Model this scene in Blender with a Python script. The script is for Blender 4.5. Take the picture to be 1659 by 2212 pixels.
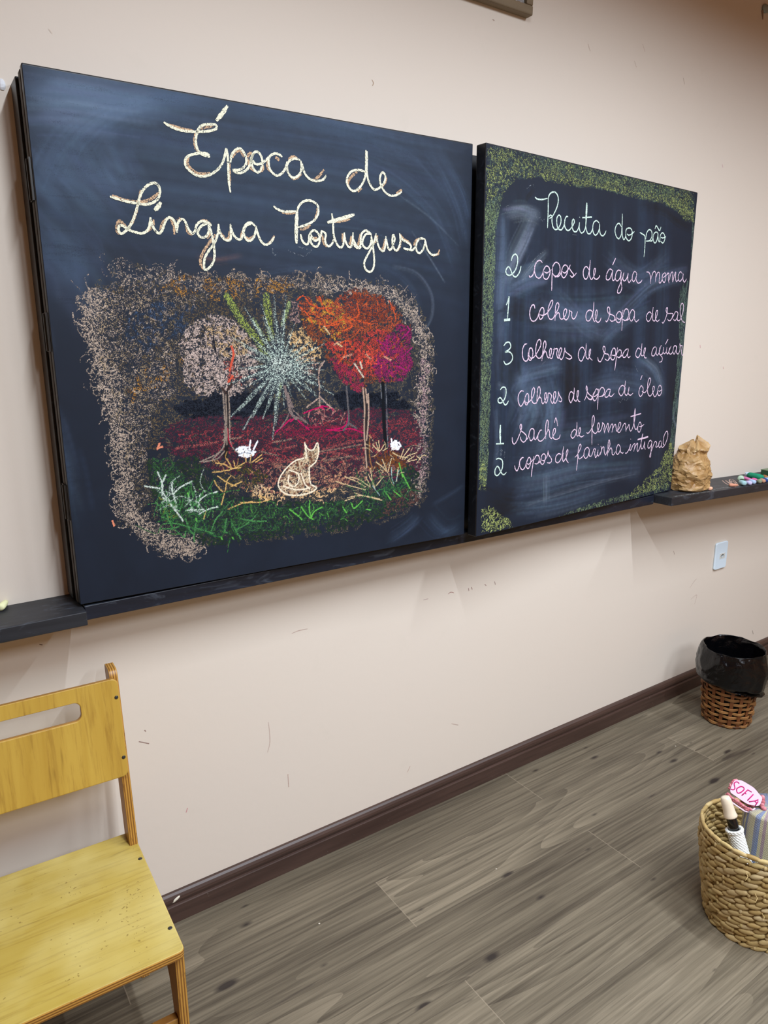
import bpy, bmesh, math, random
import numpy as np
from mathutils import Vector, Matrix, noise
for o in list(bpy.data.objects): bpy.data.objects.remove(o)
SC=bpy.context.scene; COL=SC.collection
random.seed(7); RNG=np.random.default_rng(7)
P={'f': 1543.3823, 'yaw': -34.0572, 'pitch': -13.4302, 'roll': -0.25, 'Cx': -0.2651, 'Cy': -1.6496, 'bh': 0.0854, 't1': 0.1076, 'w1': 1.0352, 't1R': 0.1374, 'zT': 1.9873, 'zB': 0.9597, 't2': 0.1723, 't2R': 0.0949, 'xL2': 1.0477, 'xR2': 2.0705, 'zT2': 1.9851, 'zB2': 0.9578, 'zl': 0.9533, 'dl': 0.1373, 'zlb': 0.9226, 'zlR': 0.9403, 'dlR': 0.1775, 'zlbR': 0.9114, 'xB': 0.0018, 'ds': 0.1073, 'zst': 0.9551, 'zsb': 0.9227}                      # measured sizes of the place, in metres
CAM=[[-0.265068, -1.649563, 1.5], [0.827903, -0.560855, -0.004244], [0.133684, 0.189978, 0.972644], [0.544706, 0.805823, -0.232261], 1543.38]
# ---------------------------------------------------------------- camera
cd=bpy.data.cameras.new('camera'); cam=bpy.data.objects.new('camera',cd); COL.objects.link(cam)
c_,r_,u_,f_=[Vector(v) for v in CAM[:4]]
m=Matrix.Identity(4)
for i in range(3): m[i][0]=r_[i]; m[i][1]=u_[i]; m[i][2]=-f_[i]; m[i][3]=c_[i]
cam.matrix_world=m; cd.sensor_fit='HORIZONTAL'; cd.sensor_width=36; cd.lens=CAM[4]/1659*36; cd.clip_start=.02
SC.camera=cam
# ---------------------------------------------------------------- light, exposure
w=bpy.data.worlds.new('world'); SC.world=w; w.use_nodes=True
w.node_tree.nodes['Background'].inputs[0].default_value=(.9,.95,1,1); w.node_tree.nodes['Background'].inputs[1].default_value=.0
LAMP_W=48.5; LAMP_COL=(.84,.92,1.02)
SC.view_settings.view_transform='Standard'; SC.view_settings.look='None'; SC.view_settings.gamma=1.0
SC.view_settings.use_curve_mapping=False; SC.view_settings.exposure=0.0
# ---------------------------------------------------------------- helpers
def lin(c):
    return tuple(((x/255)/12.92 if x/255<=.04045 else ((x/255+.055)/1.055)**2.4) for x in c[:3])
def lin4(c): return lin(c)+(1.0,)
class MB:
    def __init__(s): s.v=[]; s.f=[]; s.m=[]
    def add(s,vs,fs,mi=0):
        b=len(s.v); s.v+= [tuple(v) for v in vs]; s.f+=[tuple(b+i for i in f) for f in fs]; s.m+=[mi]*len(fs)
    def box(s,a,b,mi=0):
        x0,y0,z0=a; x1,y1,z1=b
        s.add([(x0,y0,z0),(x1,y0,z0),(x1,y1,z0),(x0,y1,z0),(x0,y0,z1),(x1,y0,z1),(x1,y1,z1),(x0,y1,z1)],
              [(0,3,2,1),(4,5,6,7),(0,1,5,4),(1,2,6,5),(2,3,7,6),(3,0,4,7)],mi)
    def prism(s,poly,z0,z1,mi=0,mside=None):
        n=len(poly); ms=mi if mside is None else mside
        s.add([(x,y,z0) for x,y in poly]+[(x,y,z1) for x,y in poly],[tuple(range(n-1,-1,-1)),tuple(range(n,2*n))],mi)
        b=len(s.v)-2*n
        for i in range(n):
            j=(i+1)%n; s.f.append((b+i,b+j,b+n+j,b+n+i)); s.m.append(ms)
    def rings(s,rings,closed=True,cap=(True,True),mi=0):
        n=len(rings[0]); vs=[v for r in rings for v in r]; fs=[]
        for k in range(len(rings)-1):
            for i in range(n if closed else n-1):
                j=(i+1)%n; fs.append((k*n+i,k*n+j,(k+1)*n+j,(k+1)*n+i))
        if cap[0]: fs.append(tuple(range(n-1,-1,-1)))
        if cap[1]: fs.append(tuple(range((len(rings)-1)*n,len(rings)*n)))
        s.add(vs,fs,mi)
    def lathe(s,prof,n=32,cap=(True,True),mi=0):
        s.rings([[(r*math.cos(2*math.pi*i/n),r*math.sin(2*math.pi*i/n),z) for i in range(n)] for r,z in prof],cap=cap,mi=mi)
    def tube(s,path,rad,n=10,mi=0,sq=1.0):
        path=[Vector(q) for q in path]; rs=[]; up=Vector((0,0,1))
        for k,q in enumerate(path):
            t=(path[min(k+1,len(path)-1)]-path[max(k-1,0)]).normalized()
            a=t.cross(up)
            if a.length<.05: a=t.cross(Vector((0,1,0)))
            a.normalize(); b=a.cross(t); r=rad[k] if isinstance(rad,(list,tuple)) else rad
            rs.append([tuple(q+a*r*math.cos(2*math.pi*i/n)+b*r*sq*math.sin(2*math.pi*i/n)) for i in range(n)])
        s.rings(rs,mi=mi)
    def ellipsoid(s,c,M,nu=10,nv=6,mi=0):
        rs=[]
        for k in range(1,nv):
            ph=math.pi*k/nv
            rs.append([tuple(Vector(c)+M@Vector((math.sin(ph)*math.cos(2*math.pi*i/nu),math.sin(ph)*math.sin(2*math.pi*i/nu),-math.cos(ph)))) for i in range(nu)])
        s.rings(rs,mi=mi)
    def build(s,name,mats,parent=None,smooth=False,bevel=0,loc=None,rot=None,seg=2,fixn=False):
        me=bpy.data.meshes.new(name); me.from_pydata(s.v,[],s.f)
        for q in (mats if isinstance(mats,(list,tuple)) else [mats]): me.materials.append(q)
        me.polygons.foreach_set('material_index',s.m)
        if fixn:
            bm=bmesh.new(); bm.from_mesh(me); bmesh.ops.recalc_face_normals(bm,faces=bm.faces); bm.to_mesh(me); bm.free()
        if smooth: me.polygons.foreach_set('use_smooth',[True]*len(me.polygons))
        me.update()
        o=bpy.data.objects.new(name,me); COL.objects.link(o)
        if parent: o.parent=parent
        if loc is not None: o.location=loc
        if rot is not None: o.rotation_euler=rot if not isinstance(rot,Matrix) else rot.to_euler()
        if bevel:
            b=o.modifiers.new('bevel','BEVEL'); b.width=bevel; b.segments=seg; b.limit_method='ANGLE'; b.angle_limit=math.radians(40)
        return o
def tag(o,label,cat=None,group=None,kind=None):
    if label: o['label']=label
    if cat: o['category']=cat
    if group: o['group']=group
    if kind: o['kind']=kind
    return o
def thing(name,label,cat,loc=(0,0,0),rz=0,group=None):
    o=bpy.data.objects.new(name,None); COL.objects.link(o); o.location=loc; o.rotation_euler=(0,0,rz)
    o.empty_display_size=.05
    return tag(o,label,cat,group)
def struct(o): o['kind']='structure'; return o
# ---------------------------------------------------------------- materials
class NT:
    def __init__(s,name):
        s.mat=bpy.data.materials.new(name); s.mat.use_nodes=True; s.t=s.mat.node_tree; s.bsdf=s.t.nodes['Principled BSDF']
        s.out=s.t.nodes['Material Output']
    def n(s,typ,**kw):
        x=s.t.nodes.new(typ)
        for k,v in kw.items():
            if k.startswith('i_'):
                k=k[2:]; k=int(k) if k.isdigit() else k
                if isinstance(v,bpy.types.NodeSocket): s.t.links.new(v,x.inputs[k])
                else: x.inputs[k].default_value=v
            else: setattr(x,k,v)
        return x
    def link(s,a,b): s.t.links.new(a,b)
    def math(s,op,a,b=0.0,c=0.0,clamp=False):
        x=s.n('ShaderNodeMath',operation=op,use_clamp=clamp)
        for i,v in enumerate((a,b,c)):
            if isinstance(v,bpy.types.NodeSocket): s.link(v,x.inputs[i])
            else: x.inputs[i].default_value=v
        return x.outputs[0]
    def mix(s,f,a,b,blend='MIX'):
        x=s.n('ShaderNodeMix',data_type='RGBA',blend_type=blend)
        for i,v in ((0,f),(6,a),(7,b)):
            if isinstance(v,bpy.types.NodeSocket): s.link(v,x.inputs[i])
            else: x.inputs[i].default_value=v if i==0 else (tuple(v)+(1,))[:4]
        return x.outputs[2]
    def obj(s): return s.n('ShaderNodeTexCoord').outputs['Object']
    def map(s,v,scale=(1,1,1),loc=(0,0,0)):
        return s.n('ShaderNodeMapping',i_Vector=v,i_Scale=scale,i_Location=loc).outputs[0]
    def noise(s,v,scale,detail=2,rough=.5,dist=0,out='Fac'):
        return s.n('ShaderNodeTexNoise',i_Vector=v,i_Scale=scale,i_Detail=detail,i_Roughness=rough,i_Distortion=dist).outputs[out]
    def ramp(s,f,*stops):
        x=s.n('ShaderNodeValToRGB',i_Fac=f); e=x.color_ramp.elements
        while len(e)<len(stops): e.new(.5)
        for q,(p,c) in zip(e,stops): q.position=p; q.color=c if len(c)==4 else tuple(c)+(1,)
        return x.outputs[0]
    def base(s,c): 
        if isinstance(c,bpy.types.NodeSocket): s.link(c,s.bsdf.inputs['Base Color'])
        else: s.bsdf.inputs['Base Color'].default_value=tuple(c[:3])+(1,)
    def set(s,rough=.5,spec=.4,**kw):
        if isinstance(rough,bpy.types.NodeSocket): s.link(rough,s.bsdf.inputs['Roughness'])
        else: s.bsdf.inputs['Roughness'].default_value=rough
        s.bsdf.inputs['Specular IOR Level'].default_value=spec
        for k,v in kw.items(): s.bsdf.inputs[k.replace('_',' ')].default_value=v
    def bump(s,h,strength=.3,dist=.002):
        b=s.n('ShaderNodeBump',i_Height=h,i_Strength=strength,i_Distance=dist); s.link(b.outputs[0],s.bsdf.inputs['Normal'])
def plain(name,srgb,rough=.5,spec=.4,var=.08,scale=40,bump=0,**kw):
    t=NT(name); c=lin(srgb); o=t.obj(); n=t.noise(o,scale,4)
    t.base(t.mix(n,tuple(x*(1-var*1.5) for x in c),tuple(min(1,x*(1+var*1.5)) for x in c))); t.set(rough,spec,**kw)
    if bump: t.bump(n,bump,.003)
    return t.mat
def wall_mat(name,srgb):
    t=NT(name); c=lin(srgb); o=t.obj()
    a=t.noise(o,1.3,3); b=t.noise(o,9,5,.6); d=t.noise(o,55,3)
    col=t.mix(t.math('MULTIPLY_ADD',a,.35,-.05),c,tuple(min(1,x*y) for x,y in zip(c,(1.03,1.0,.95))))
    col=t.mix(t.math('MULTIPLY',t.math('SUBTRACT',b,.62,clamp=True),1.6,clamp=True),col,tuple(x*y for x,y in zip(c,(.86,.88,.84))))
    t.base(col); t.set(.62,.25); t.bump(t.math('ADD',d,t.math('MULTIPLY',b,1.5)),.12,.002)
    return t.mat
def floor_mat():
    t=NT('floor_laminate'); o=t.obj(); s=t.n('ShaderNodeSeparateXYZ',i_0=o); X,Y=s.outputs[0],s.outputs[1]
    PW,PL=.195,1.357
    yr=t.math('DIVIDE',t.math('MULTIPLY',Y,-1.0),PW); j=t.math('FLOOR',yr); fy=t.math('FRACT',yr)
    odd=t.math('MODULO',t.math('ADD',j,100.0),2.0)
    xr=t.math('DIVIDE',t.math('ADD',t.math('SUBTRACT',X,1.3565),t.math('MULTIPLY',odd,.672)),PL); xr=t.math('ADD',xr,50.0)
    i=t.math('FLOOR',xr); fx=t.math('FRACT',xr)
    wn=t.n('ShaderNodeTexWhiteNoise',noise_dimensions='2D',i_Vector=t.n('ShaderNodeCombineXYZ',i_0=i,i_1=j).outputs[0])
    rnd=wn.outputs['Value']; seed=t.math('MULTIPLY',rnd,37.0)
    def co(sx,sy): return t.n('ShaderNodeCombineXYZ',i_0=t.math('MULTIPLY',X,sx),i_1=t.math('MULTIPLY',Y,sy),i_2=seed).outputs[0]
    big=t.noise(co(.62,5.2),1.0,1.5,.4,.35); pore=t.noise(co(5,260),1.0,3,.6)
    rmask=t.math('MULTIPLY',t.math('SUBTRACT',t.noise(co(.9,3.2),1.0,1),.42,clamp=True),6.0,clamp=True); rings=t.math('MULTIPLY',t.math('SUBTRACT',t.math('FRACT',t.math('MULTIPLY',big,19.0)),.5),rmask)
    fine=t.noise(co(2.2,120),1.0,6,.65,.25)
    mid=t.noise(co(.9,26),1.0,5,.6,.5)
    broad=t.noise(co(.8,4),1.0,2)
    crack=t.noise(co(2.4,30),1.0,3,.55,1.2)
    f=t.math('ADD',t.math('MULTIPLY',rings,.17),t.math('ADD',t.math('MULTIPLY',fine,.62),t.math('MULTIPLY',mid,.42)))
    f=t.math('ADD',f,t.math('MULTIPLY',t.math('SUBTRACT',broad,.5),.35)); f=t.math('ADD',f,t.math('MULTIPLY',t.math('SUBTRACT',rnd,.5),.05))
    col=t.ramp(f,(.27,lin((54,46,37))),(.43,lin((88,79,65))),(.57,lin((111,101,84))),(.78,lin((138,126,106))))
    col=t.mix(t.math('MULTIPLY',t.math('SUBTRACT',pore,.56,clamp=True),3.2,clamp=True),col,lin((66,57,48)))
    ck=t.math('MULTIPLY',t.math('SUBTRACT',crack,.66,clamp=True),9.0,clamp=True)
    col=t.mix(t.math('MULTIPLY',ck,.7),col,lin((48,40,36)))
    vo=t.n('ShaderNodeTexVoronoi',voronoi_dimensions='2D',i_Vector=t.n('ShaderNodeCombineXYZ',i_0=t.math('ADD',t.math('MULTIPLY',X,4.2),seed),i_1=t.math('MULTIPLY',Y,11.0)).outputs[0],i_Scale=1.0,i_Randomness=1.0)
    kd=t.math('ADD',vo.outputs['Distance'],t.math('MULTIPLY',t.math('SUBTRACT',mid,.5),.16))
    vc=t.n('ShaderNodeSeparateColor',i_0=vo.outputs['Color']); pick=t.math('GREATER_THAN',vc.outputs[0],.68)
    kn=t.math('MULTIPLY',t.math('MULTIPLY',t.math('SUBTRACT',t.math('MULTIPLY_ADD',vc.outputs[1],.10,.05),kd,clamp=True),13.0,clamp=True),pick)
    col=t.mix(t.math('MULTIPLY',kn,.9),col,lin((40,33,31)))
    ey=t.math('MINIMUM',fy,t.math('SUBTRACT',1.0,fy)); ex=t.math('MULTIPLY',t.math('MINIMUM',fx,t.math('SUBTRACT',1.0,fx)),PL/PW)
    sy=t.math('LESS_THAN',ey,.006); sx=t.math('LESS_THAN',ex,.006)
    col=t.mix(t.math('MULTIPLY',sy,.35),col,lin((60,50,44))); col=t.mix(t.math('MULTIPLY',sx,.32),col,lin((176,160,138)))
    sp=t.n('ShaderNodeTexVoronoi',i_Vector=o,i_Scale=9.0,i_Randomness=1.0)
    col=t.mix(t.math('MULTIPLY',t.math('LESS_THAN',sp.outputs['Distance'],.022),t.math('GREATER_THAN',t.n('ShaderNodeSeparateColor',i_0=sp.outputs['Color']).outputs[1],.66)),col,lin((205,196,180)))
    t.base(col); t.set(t.math('MULTIPLY_ADD',fine,.2,.36),.35)
    t.bump(t.math('SUBTRACT',t.math('ADD',t.math('MULTIPLY',fine,.4),t.math('MULTIPLY',rings,.05)),t.math('MAXIMUM',sx,sy)),.12,.0015)
    return t.mat
def darkwood(name,a,b,rough=.3,axis=0,spec=.5):
    t=NT(name); o=t.obj(); sc=[60,60,60]; sc[axis]=3
    n=t.noise(t.map(o,tuple(sc)),1,5,.6,.5); d=t.noise(t.map(o,(2,8,8)),1.0,2)
    dust=t.noise(o,130,2)
    col=t.mix(t.math('MULTIPLY_ADD',n,1.6,-.4,clamp=True),lin(a),lin(b)); col=t.mix(t.math('MULTIPLY',t.math('SUBTRACT',d,.45,clamp=True),.9),col,lin((50,30,24)))
    col=t.mix(t.math('MULTIPLY',t.math('GREATER_THAN',dust,.76),.25),col,lin((170,160,150)))
    t.base(col); t.set(t.math('MULTIPLY_ADD',n,.25,rough-.1),spec); t.bump(n,.08,.001)
    return t.mat
def ply(name,lo,hi,dark,axis,worn=0.0):
    t=NT(name); o=t.obj(); sc=[120,120,120]; sc[axis]=7; s2=[26,26,26]; s2[axis]=2.2; s3=[60,60,60]; s3[axis]=9
    n=t.noise(t.map(o,tuple(sc)),1,5,.65,.4); m2=t.noise(t.map(o,tuple(s2)),1,4,.55,.8); m3=t.noise(t.map(o,tuple(s3)),1,2,.5,.3); b=t.noise(o,7,3)
    col=t.mix(t.math('MULTIPLY_ADD',m2,1.7,-.35,clamp=True),tuple(.93*x for x in lin(lo)),tuple(.93*x for x in lin(hi)))
    col=t.mix(t.math('MULTIPLY',t.math('SUBTRACT',n,.50,clamp=True),2.6,clamp=True),col,lin(dark))
    col=t.mix(t.math('MULTIPLY',t.math('SUBTRACT',m3,.66,clamp=True),3.2,clamp=True),col,tuple(x*.55 for x in lin(dark)))
    if worn:
        col=t.mix(t.math('MULTIPLY',t.math('SUBTRACT',b,.42,clamp=True),worn,clamp=True),col,lin((222,208,140)))
        sp=t.noise(o,150,2,.5); reg=t.noise(o,11,2)
        col=t.mix(t.math('MULTIPLY',t.math('GREATER_THAN',t.math('ADD',sp,t.math('MULTIPLY',reg,.4)),.935),.6),col,lin((120,95,45)))
    t.base(col); t.set(t.math('MULTIPLY_ADD',n,.2,.32),.42); t.bump(n,.06,.001)
    return t.mat
def plyedge(name):
    t=NT(name); o=t.obj(); s=t.n('ShaderNodeSeparateXYZ',i_0=o)
    n=t.noise(t.map(o,(30,30,500)),1,3); 
    st=t.math('SINE',t.math('ADD',t.math('MULTIPLY',s.outputs[2],2*math.pi/.0052),t.math('MULTIPLY',n,2.0)))
    col=t.mix(t.math('MULTIPLY_ADD',st,.5,.5),lin((122,78,30)),lin((196,146,66))); col=t.mix(t.math('MULTIPLY',t.math('GREATER_THAN',n,.66),.7),col,lin((60,34,14)))
    t.base(col); t.set(.4,.4); return t.mat
def board_mat():
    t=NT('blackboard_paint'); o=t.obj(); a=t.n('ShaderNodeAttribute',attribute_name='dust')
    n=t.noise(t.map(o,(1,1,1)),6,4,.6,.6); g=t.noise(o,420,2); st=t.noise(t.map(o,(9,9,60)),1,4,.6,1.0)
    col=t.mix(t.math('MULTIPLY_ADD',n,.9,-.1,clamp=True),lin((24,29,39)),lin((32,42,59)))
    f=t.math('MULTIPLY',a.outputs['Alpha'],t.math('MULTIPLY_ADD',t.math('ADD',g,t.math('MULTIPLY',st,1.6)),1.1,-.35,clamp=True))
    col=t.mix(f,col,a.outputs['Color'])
    t.base(col); t.set(t.math('MULTIPLY_ADD',n,.15,.48),.2); t.bump(g,.05,.0006); return t.mat
def chalk_mat(name,col=None,cov=.8,scale=640):
    t=NT(name); o=t.obj(); n=t.noise(o,scale,2,.6); n2=t.noise(o,scale*.33,2)
    x=t.math('MULTIPLY_ADD',t.math('ADD',t.math('MULTIPLY',n,.7),t.math('MULTIPLY',n2,.3)),3.2,-1.1)
    if col is None:
        a=t.n('ShaderNodeAttribute',attribute_name='chalk'); c=a.outputs['Color']; cv=a.outputs['Alpha']
    else: c=lin4(col); cv=cov
    f=t.math('MULTIPLY_ADD',t.math('SUBTRACT',cv,x),5.0,.5,clamp=True)
    d=t.n('ShaderNodeBsdfDiffuse'); 
    if isinstance(c,bpy.types.NodeSocket): t.link(c,d.inputs[0])
    else: d.inputs[0].default_value=c
    tr=t.n('ShaderNodeBsdfTransparent'); ms=t.n('ShaderNodeMixShader')
    t.link(f,ms.inputs[0]); t.link(tr.outputs[0],ms.inputs[1]); t.link(d.outputs[0],ms.inputs[2]); t.link(ms.outputs[0],t.out.inputs[0])
    return t.mat
def black_paint(name,a,b,rough=.4,dusty=0):
    t=NT(name); o=t.obj(); n=t.noise(t.map(o,(4,40,40)),1,5,.6,.6); c=t.noise(t.map(o,(9,30,30)),1.0,4,.6,1.5)
    col=t.mix(t.math('MULTIPLY_ADD',n,1.4,-.3,clamp=True),lin(a),lin(b))
    col=t.mix(t.math('MULTIPLY',t.math('SUBTRACT',c,.56,clamp=True),2.4 if dusty else 1.1,clamp=True),col,lin((92,100,112)))
    t.base(col); t.set(rough,.4); t.bump(n,.1,.001); return t.mat
def isl(name,cols,rough=.55,spec=.35,streak=(60,60,60)):
    t=NT(name); g=t.n('ShaderNodeNewGeometry').outputs['Random Per Island']; o=t.obj()
    n=t.noise(t.map(o,streak),1,4,.6); k=len(cols)
    c=t.ramp(g,*[(i/max(1,k-1),lin(q)) for i,q in enumerate(cols)])
    t.base(t.mix(t.math('MULTIPLY_ADD',n,1.4,-.2,clamp=True),t.mix(1.0,c,(.62,.58,.5),'MULTIPLY'),c)); t.set(rough,spec); t.bump(n,.15,.001); return t.mat
M_wall=wall_mat('wall_paint',(223,212,199)); M_ceil=plain('warm_bounce_ceiling',(176,122,74),.5,.3,.06,5); M_wall2=wall_mat('warm_bounce_walls',(206,160,118))  # unseen ceiling and other walls given warm colours to brown the bounced light
M_floor=floor_mat(); M_base=darkwood('dark_skirting_wood',(54,38,32),(88,66,57),.42)
M_board=board_mat(); M_black=black_paint('black_lacquer',(16,17,20),(30,32,37),.38); M_shelf=black_paint('dusty_black_paint',(26,27,31),(48,50,56),.5,1); M_rail=black_paint('scuffed_black_rail',(14,16,22),(34,40,56),.42,1)
M_side=plain('worn_board_edge',(66,60,55),.6,.3,.25,60); M_metal=plain('black_hinge',(17,17,18),.35,.5,.1,90)
M_seat=ply('seat_ply',(184,156,66),(202,178,92),(142,112,44),0,1.6); M_back=ply('back_ply',(184,144,54),(208,172,76),(140,98,34),1); M_leg=ply('leg_ply',(160,112,48),(186,138,64),(118,76,28),1); M_edge=plyedge('ply_edge')
M_screw=plain('screw_steel',(70,70,70),.35,.5,.1,200,Metallic=.6)
M_white=plain('socket_plastic',(220,236,247),.3,.5,.01,10)
# ---------------------------------------------------------------- chalk painting on a fine grid
def parse_pts(s): return np.array([[float(a) for a in q.split(',')] for q in s.split()])
class Canvas:
    def __init__(s,x0,y0,x1,y1,res):
        s.x0,s.y0,s.res=x0,y0,res; s.nx=int((x1-x0)/res)+1; s.ny=int((y1-y0)/res)+1
        s.rgb=np.zeros((s.ny,s.nx,3),np.float32); s.a=np.zeros((s.ny,s.nx),np.float32)
    def stroke(s,pts,w,col,cov,soft=.35):
        h=w/2; r=s.res
        for k in range(len(pts)-1):
            a,b=pts[k],pts[k+1]
            i0=max(0,int((min(a[0],b[0])-h-s.x0)/r)); i1=min(s.nx,int((max(a[0],b[0])+h-s.x0)/r)+2)
            j0=max(0,int((min(a[1],b[1])-h-s.y0)/r)); j1=min(s.ny,int((max(a[1],b[1])+h-s.y0)/r)+2)
            if i1<=i0 or j1<=j0: continue
            X=(s.x0+np.arange(i0,i1)*r)[None,:]-a[0]; Y=(s.y0+np.arange(j0,j1)*r)[:,None]-a[1]
            d=b-a; q=d@d+1e-9; t=np.clip((X*d[0]+Y*d[1])/q,0,1)
            D=np.sqrt((X-t*d[0])**2+(Y-t*d[1])**2)
            al=np.clip((h-D)/(h*soft+1e-6),0,1)*cov
            A=s.a[j0:j1,i0:i1]; C=s.rgb[j0:j1,i0:i1]
            na=np.maximum(A,al) if soft<.9 else 1-(1-A)*(1-al)
            mixf=np.where(na>0,al/np.maximum(na,1e-6),0)[...,None]; mixf=np.clip(mixf,0,1)*(al[...,None]>0)
            C[...]=C*(1-mixf)+np.array(col)*mixf; A[...]=na
    def grid(s,name,mat,attr,parent,yoff,thr=.02,full=False):
        ny,nx=s.ny,s.nx
        xs=(s.x0+np.arange(nx)*s.res)/1000; zs=(s.y0+np.arange(ny)*s.res)/1000
        V=np.zeros((ny,nx,3),np.float32); V[...,0]=xs[None,:]; V[...,2]=zs[:,None]; V[...,1]=yoff
        idx=np.arange(ny*nx).reshape(ny,nx)
        F=np.stack([idx[:-1,:-1],idx[:-1,1:],idx[1:,1:],idx[1:,:-1]],-1).reshape(-1,4)
        if not full:
            keep=(np.maximum.reduce([s.a[:-1,:-1],s.a[:-1,1:],s.a[1:,1:],s.a[1:,:-1]])>thr).reshape(-1); F=F[keep]
        used=np.unique(F); re=np.full(ny*nx,-1); re[used]=np.arange(len(used)); F=re[F]
        me=bpy.data.meshes.new(name); n=len(used)
        me.vertices.add(n); me.vertices.foreach_set('co',V.reshape(-1,3)[used].ravel())
        me.loops.add(F.size); me.loops.foreach_set('vertex_index',F.ravel().astype(np.int32))
        me.polygons.add(len(F)); me.polygons.foreach_set('loop_start',np.arange(0,F.size,4,dtype=np.int32)); me.polygons.foreach_set('loop_total',np.full(len(F),4,np.int32))
        me.update(calc_edges=True); me.validate()
        at=me.attributes.new(attr,'FLOAT_COLOR','POINT')
        at.data.foreach_set('color',np.concatenate([s.rgb,s.a[...,None]],-1).reshape(-1,4)[used].astype(np.float32).ravel())
        me.materials.append(mat)
        o=bpy.data.objects.new(name,me); COL.objects.link(o); o.parent=parent
        return o
def inside(poly,x,y):
    r=False; n=len(poly); j=n-1
    for i in range(n):
        if (poly[i][1]>y)!=(poly[j][1]>y) and x<(poly[j][0]-poly[i][0])*(y-poly[i][1])/(poly[j][1]-poly[i][1])+poly[i][0]: r=not r
        j=i
    return r
def squiggle(p,L,curl,ang=None):
    a=(ang if random.random()<.5 else ang+math.pi)+random.gauss(0,.25) if ang is not None else random.uniform(0,2*math.pi)
    k=random.choice((-1,1))*curl*random.uniform(.5,1.5)*.35; st=max(2.2,L/9); out=[np.array(p)]
    for i in range(max(2,int(L/st))):
        a+=k+random.gauss(0,.25*min(1,curl+.2)); p=(p[0]+math.cos(a)*st,p[1]+math.sin(a)*st); out.append(np.array(p))
    return out
def paint(cv,text):
    for line in text.strip().splitlines():
        h,ps=line.split('|'); h=h.split(); pts=parse_pts(ps); col=lin([float(x) for x in h[1].split('/')])
        if h[0]=='L':
            cv.stroke(smooth(pts,4) if len(pts)>2 else pts,float(h[3]),col,float(h[2])); continue
        if h[0]=='F':
            cov,dens,L,w,curl=[float(x) for x in h[2:7]]; ang=None if h[7]=='None' else float(h[7])
            x0,y0=pts.min(0); x1,y1=pts.max(0); n=int((x1-x0)*(y1-y0)/100*dens*6/max(L,1)**.5*.35)+4; pl=pts.tolist()
            for _ in range(n):
                q=(random.uniform(x0,x1),random.uniform(y0,y1))
                if not inside(pl,*q): continue
                sq=squiggle(q,L*random.uniform(.6,1.3),curl,ang); sq=[s_ for s_ in sq if inside(pl,*s_)]
                if len(sq)<2: continue
                v=random.uniform(.78,1.2); cv.stroke(sq,w*random.uniform(.6,1.3),[min(1,c*v) for c in col],cov*random.uniform(.7,1.2))
        if h[0]=='R':
            cov,dens,spread,L,w,curl=[float(x) for x in h[2:8]]; pp=smooth(pts,6)
            for q in pp:
                for _ in range(int(dens*2)):
                    s0=(q[0]+random.gauss(0,spread*.5),q[1]+random.gauss(0,spread*.5)); v=random.uniform(.78,1.2)
                    cv.stroke(squiggle(s0,L*random.uniform(.6,1.3),curl),w*random.uniform(.6,1.3),[min(1,c*v) for c in col],cov*random.uniform(.7,1.2))
def smooth(pts,n=5):
    pts=np.asarray(pts,float)
    if len(pts)<3: return pts
    out=[]; N=len(pts)
    for i in range(N-1):
        p0,p1,p2,p3=pts[max(i-1,0)],pts[i],pts[i+1],pts[min(i+2,N-1)]
        for k in range(n):
            t=k/n; out.append(.5*((2*p1)+(-p0+p2)*t+(2*p0-5*p1+4*p2-p3)*t*t+(-p0+3*p1-3*p2+p3)*t**3))
    out.append(pts[-1]); return np.array(out)
def ribbon(mb,pts,w,y,mi=0,taper=True,n=6):
    p=smooth(pts,n); N=len(p)
    if N<2: return
    t=np.gradient(p,axis=0); t/=np.linalg.norm(t,axis=1)[:,None]+1e-9; nn=np.stack([-t[:,1],t[:,0]],1)
    hw=np.full(N,w/2)
    if taper and N>6: hw*=np.minimum(1,.55+.45*np.minimum(np.arange(N),np.arange(N)[::-1])/4)
    hw=hw*(1+.12*np.sin(np.arange(N)*1.7)); a=p+nn*hw[:,None]; b=p-nn*hw[:,None]
    mb.add([(x,y,z) for x,z in a]+[(x,y,z) for x,z in b],[(i,i+1,N+i+1,N+i) for i in range(N-1)],mi)
def lettering(text,parent,mats,widths):
    """one mesh per written word: each traced stroke is a chalk ribbon lying on the panel"""
    k=0
    for block in text.strip().split('--'):
        lines=block.strip().splitlines(); nm=lines[0][1:]; mb=MB()
        for line in lines[1:]:
            kind,ps=line[0],line[2:]; pts=parse_pts(ps)/10000; mi,w,lay=widths[kind]; k+=1
            ribbon(mb,pts,w,-.0006-lay-.000002*k,mi)
        mb.build(nm,mats,parent)
# ---------------------------------------------------------------- room
X0,X1,Y1,ZC=-2.7,4.6,-5.4,2.86
def slab(name,a,b,mat):
    mb=MB(); mb.box(a,b); return struct(mb.build(name,mat))
slab('floor',(X0-.1,Y1-.1,-.1),(X1+.1,.1,0),M_floor)
wb=slab('wall_back',(X0-.1,0,0),(X1+.1,.1,ZC),M_wall); slab('wall_right',(X1,Y1,0),(X1+.1,0,ZC),M_wall2); slab('wall_left',(X0-.1,Y1,0),(X0,0,ZC),M_wall2); slab('wall_front',(X0-.1,Y1-.1,0),(X1+.1,Y1,ZC),M_wall2)
slab('ceiling',(X0-.1,Y1-.1,ZC),(X1+.1,.1,ZC+.1),M_ceil)
BH=P['bh']
prof=[(0,0),(-.018,0),(-.018,.050),(-.0165,.0525),(-.0125,.0535),(-.0125,.057),(-.0150,.060),(-.0165,.066),(-.0155,.073),(-.0120,.080),(-.007,BH-.001),(0,BH)]
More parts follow.
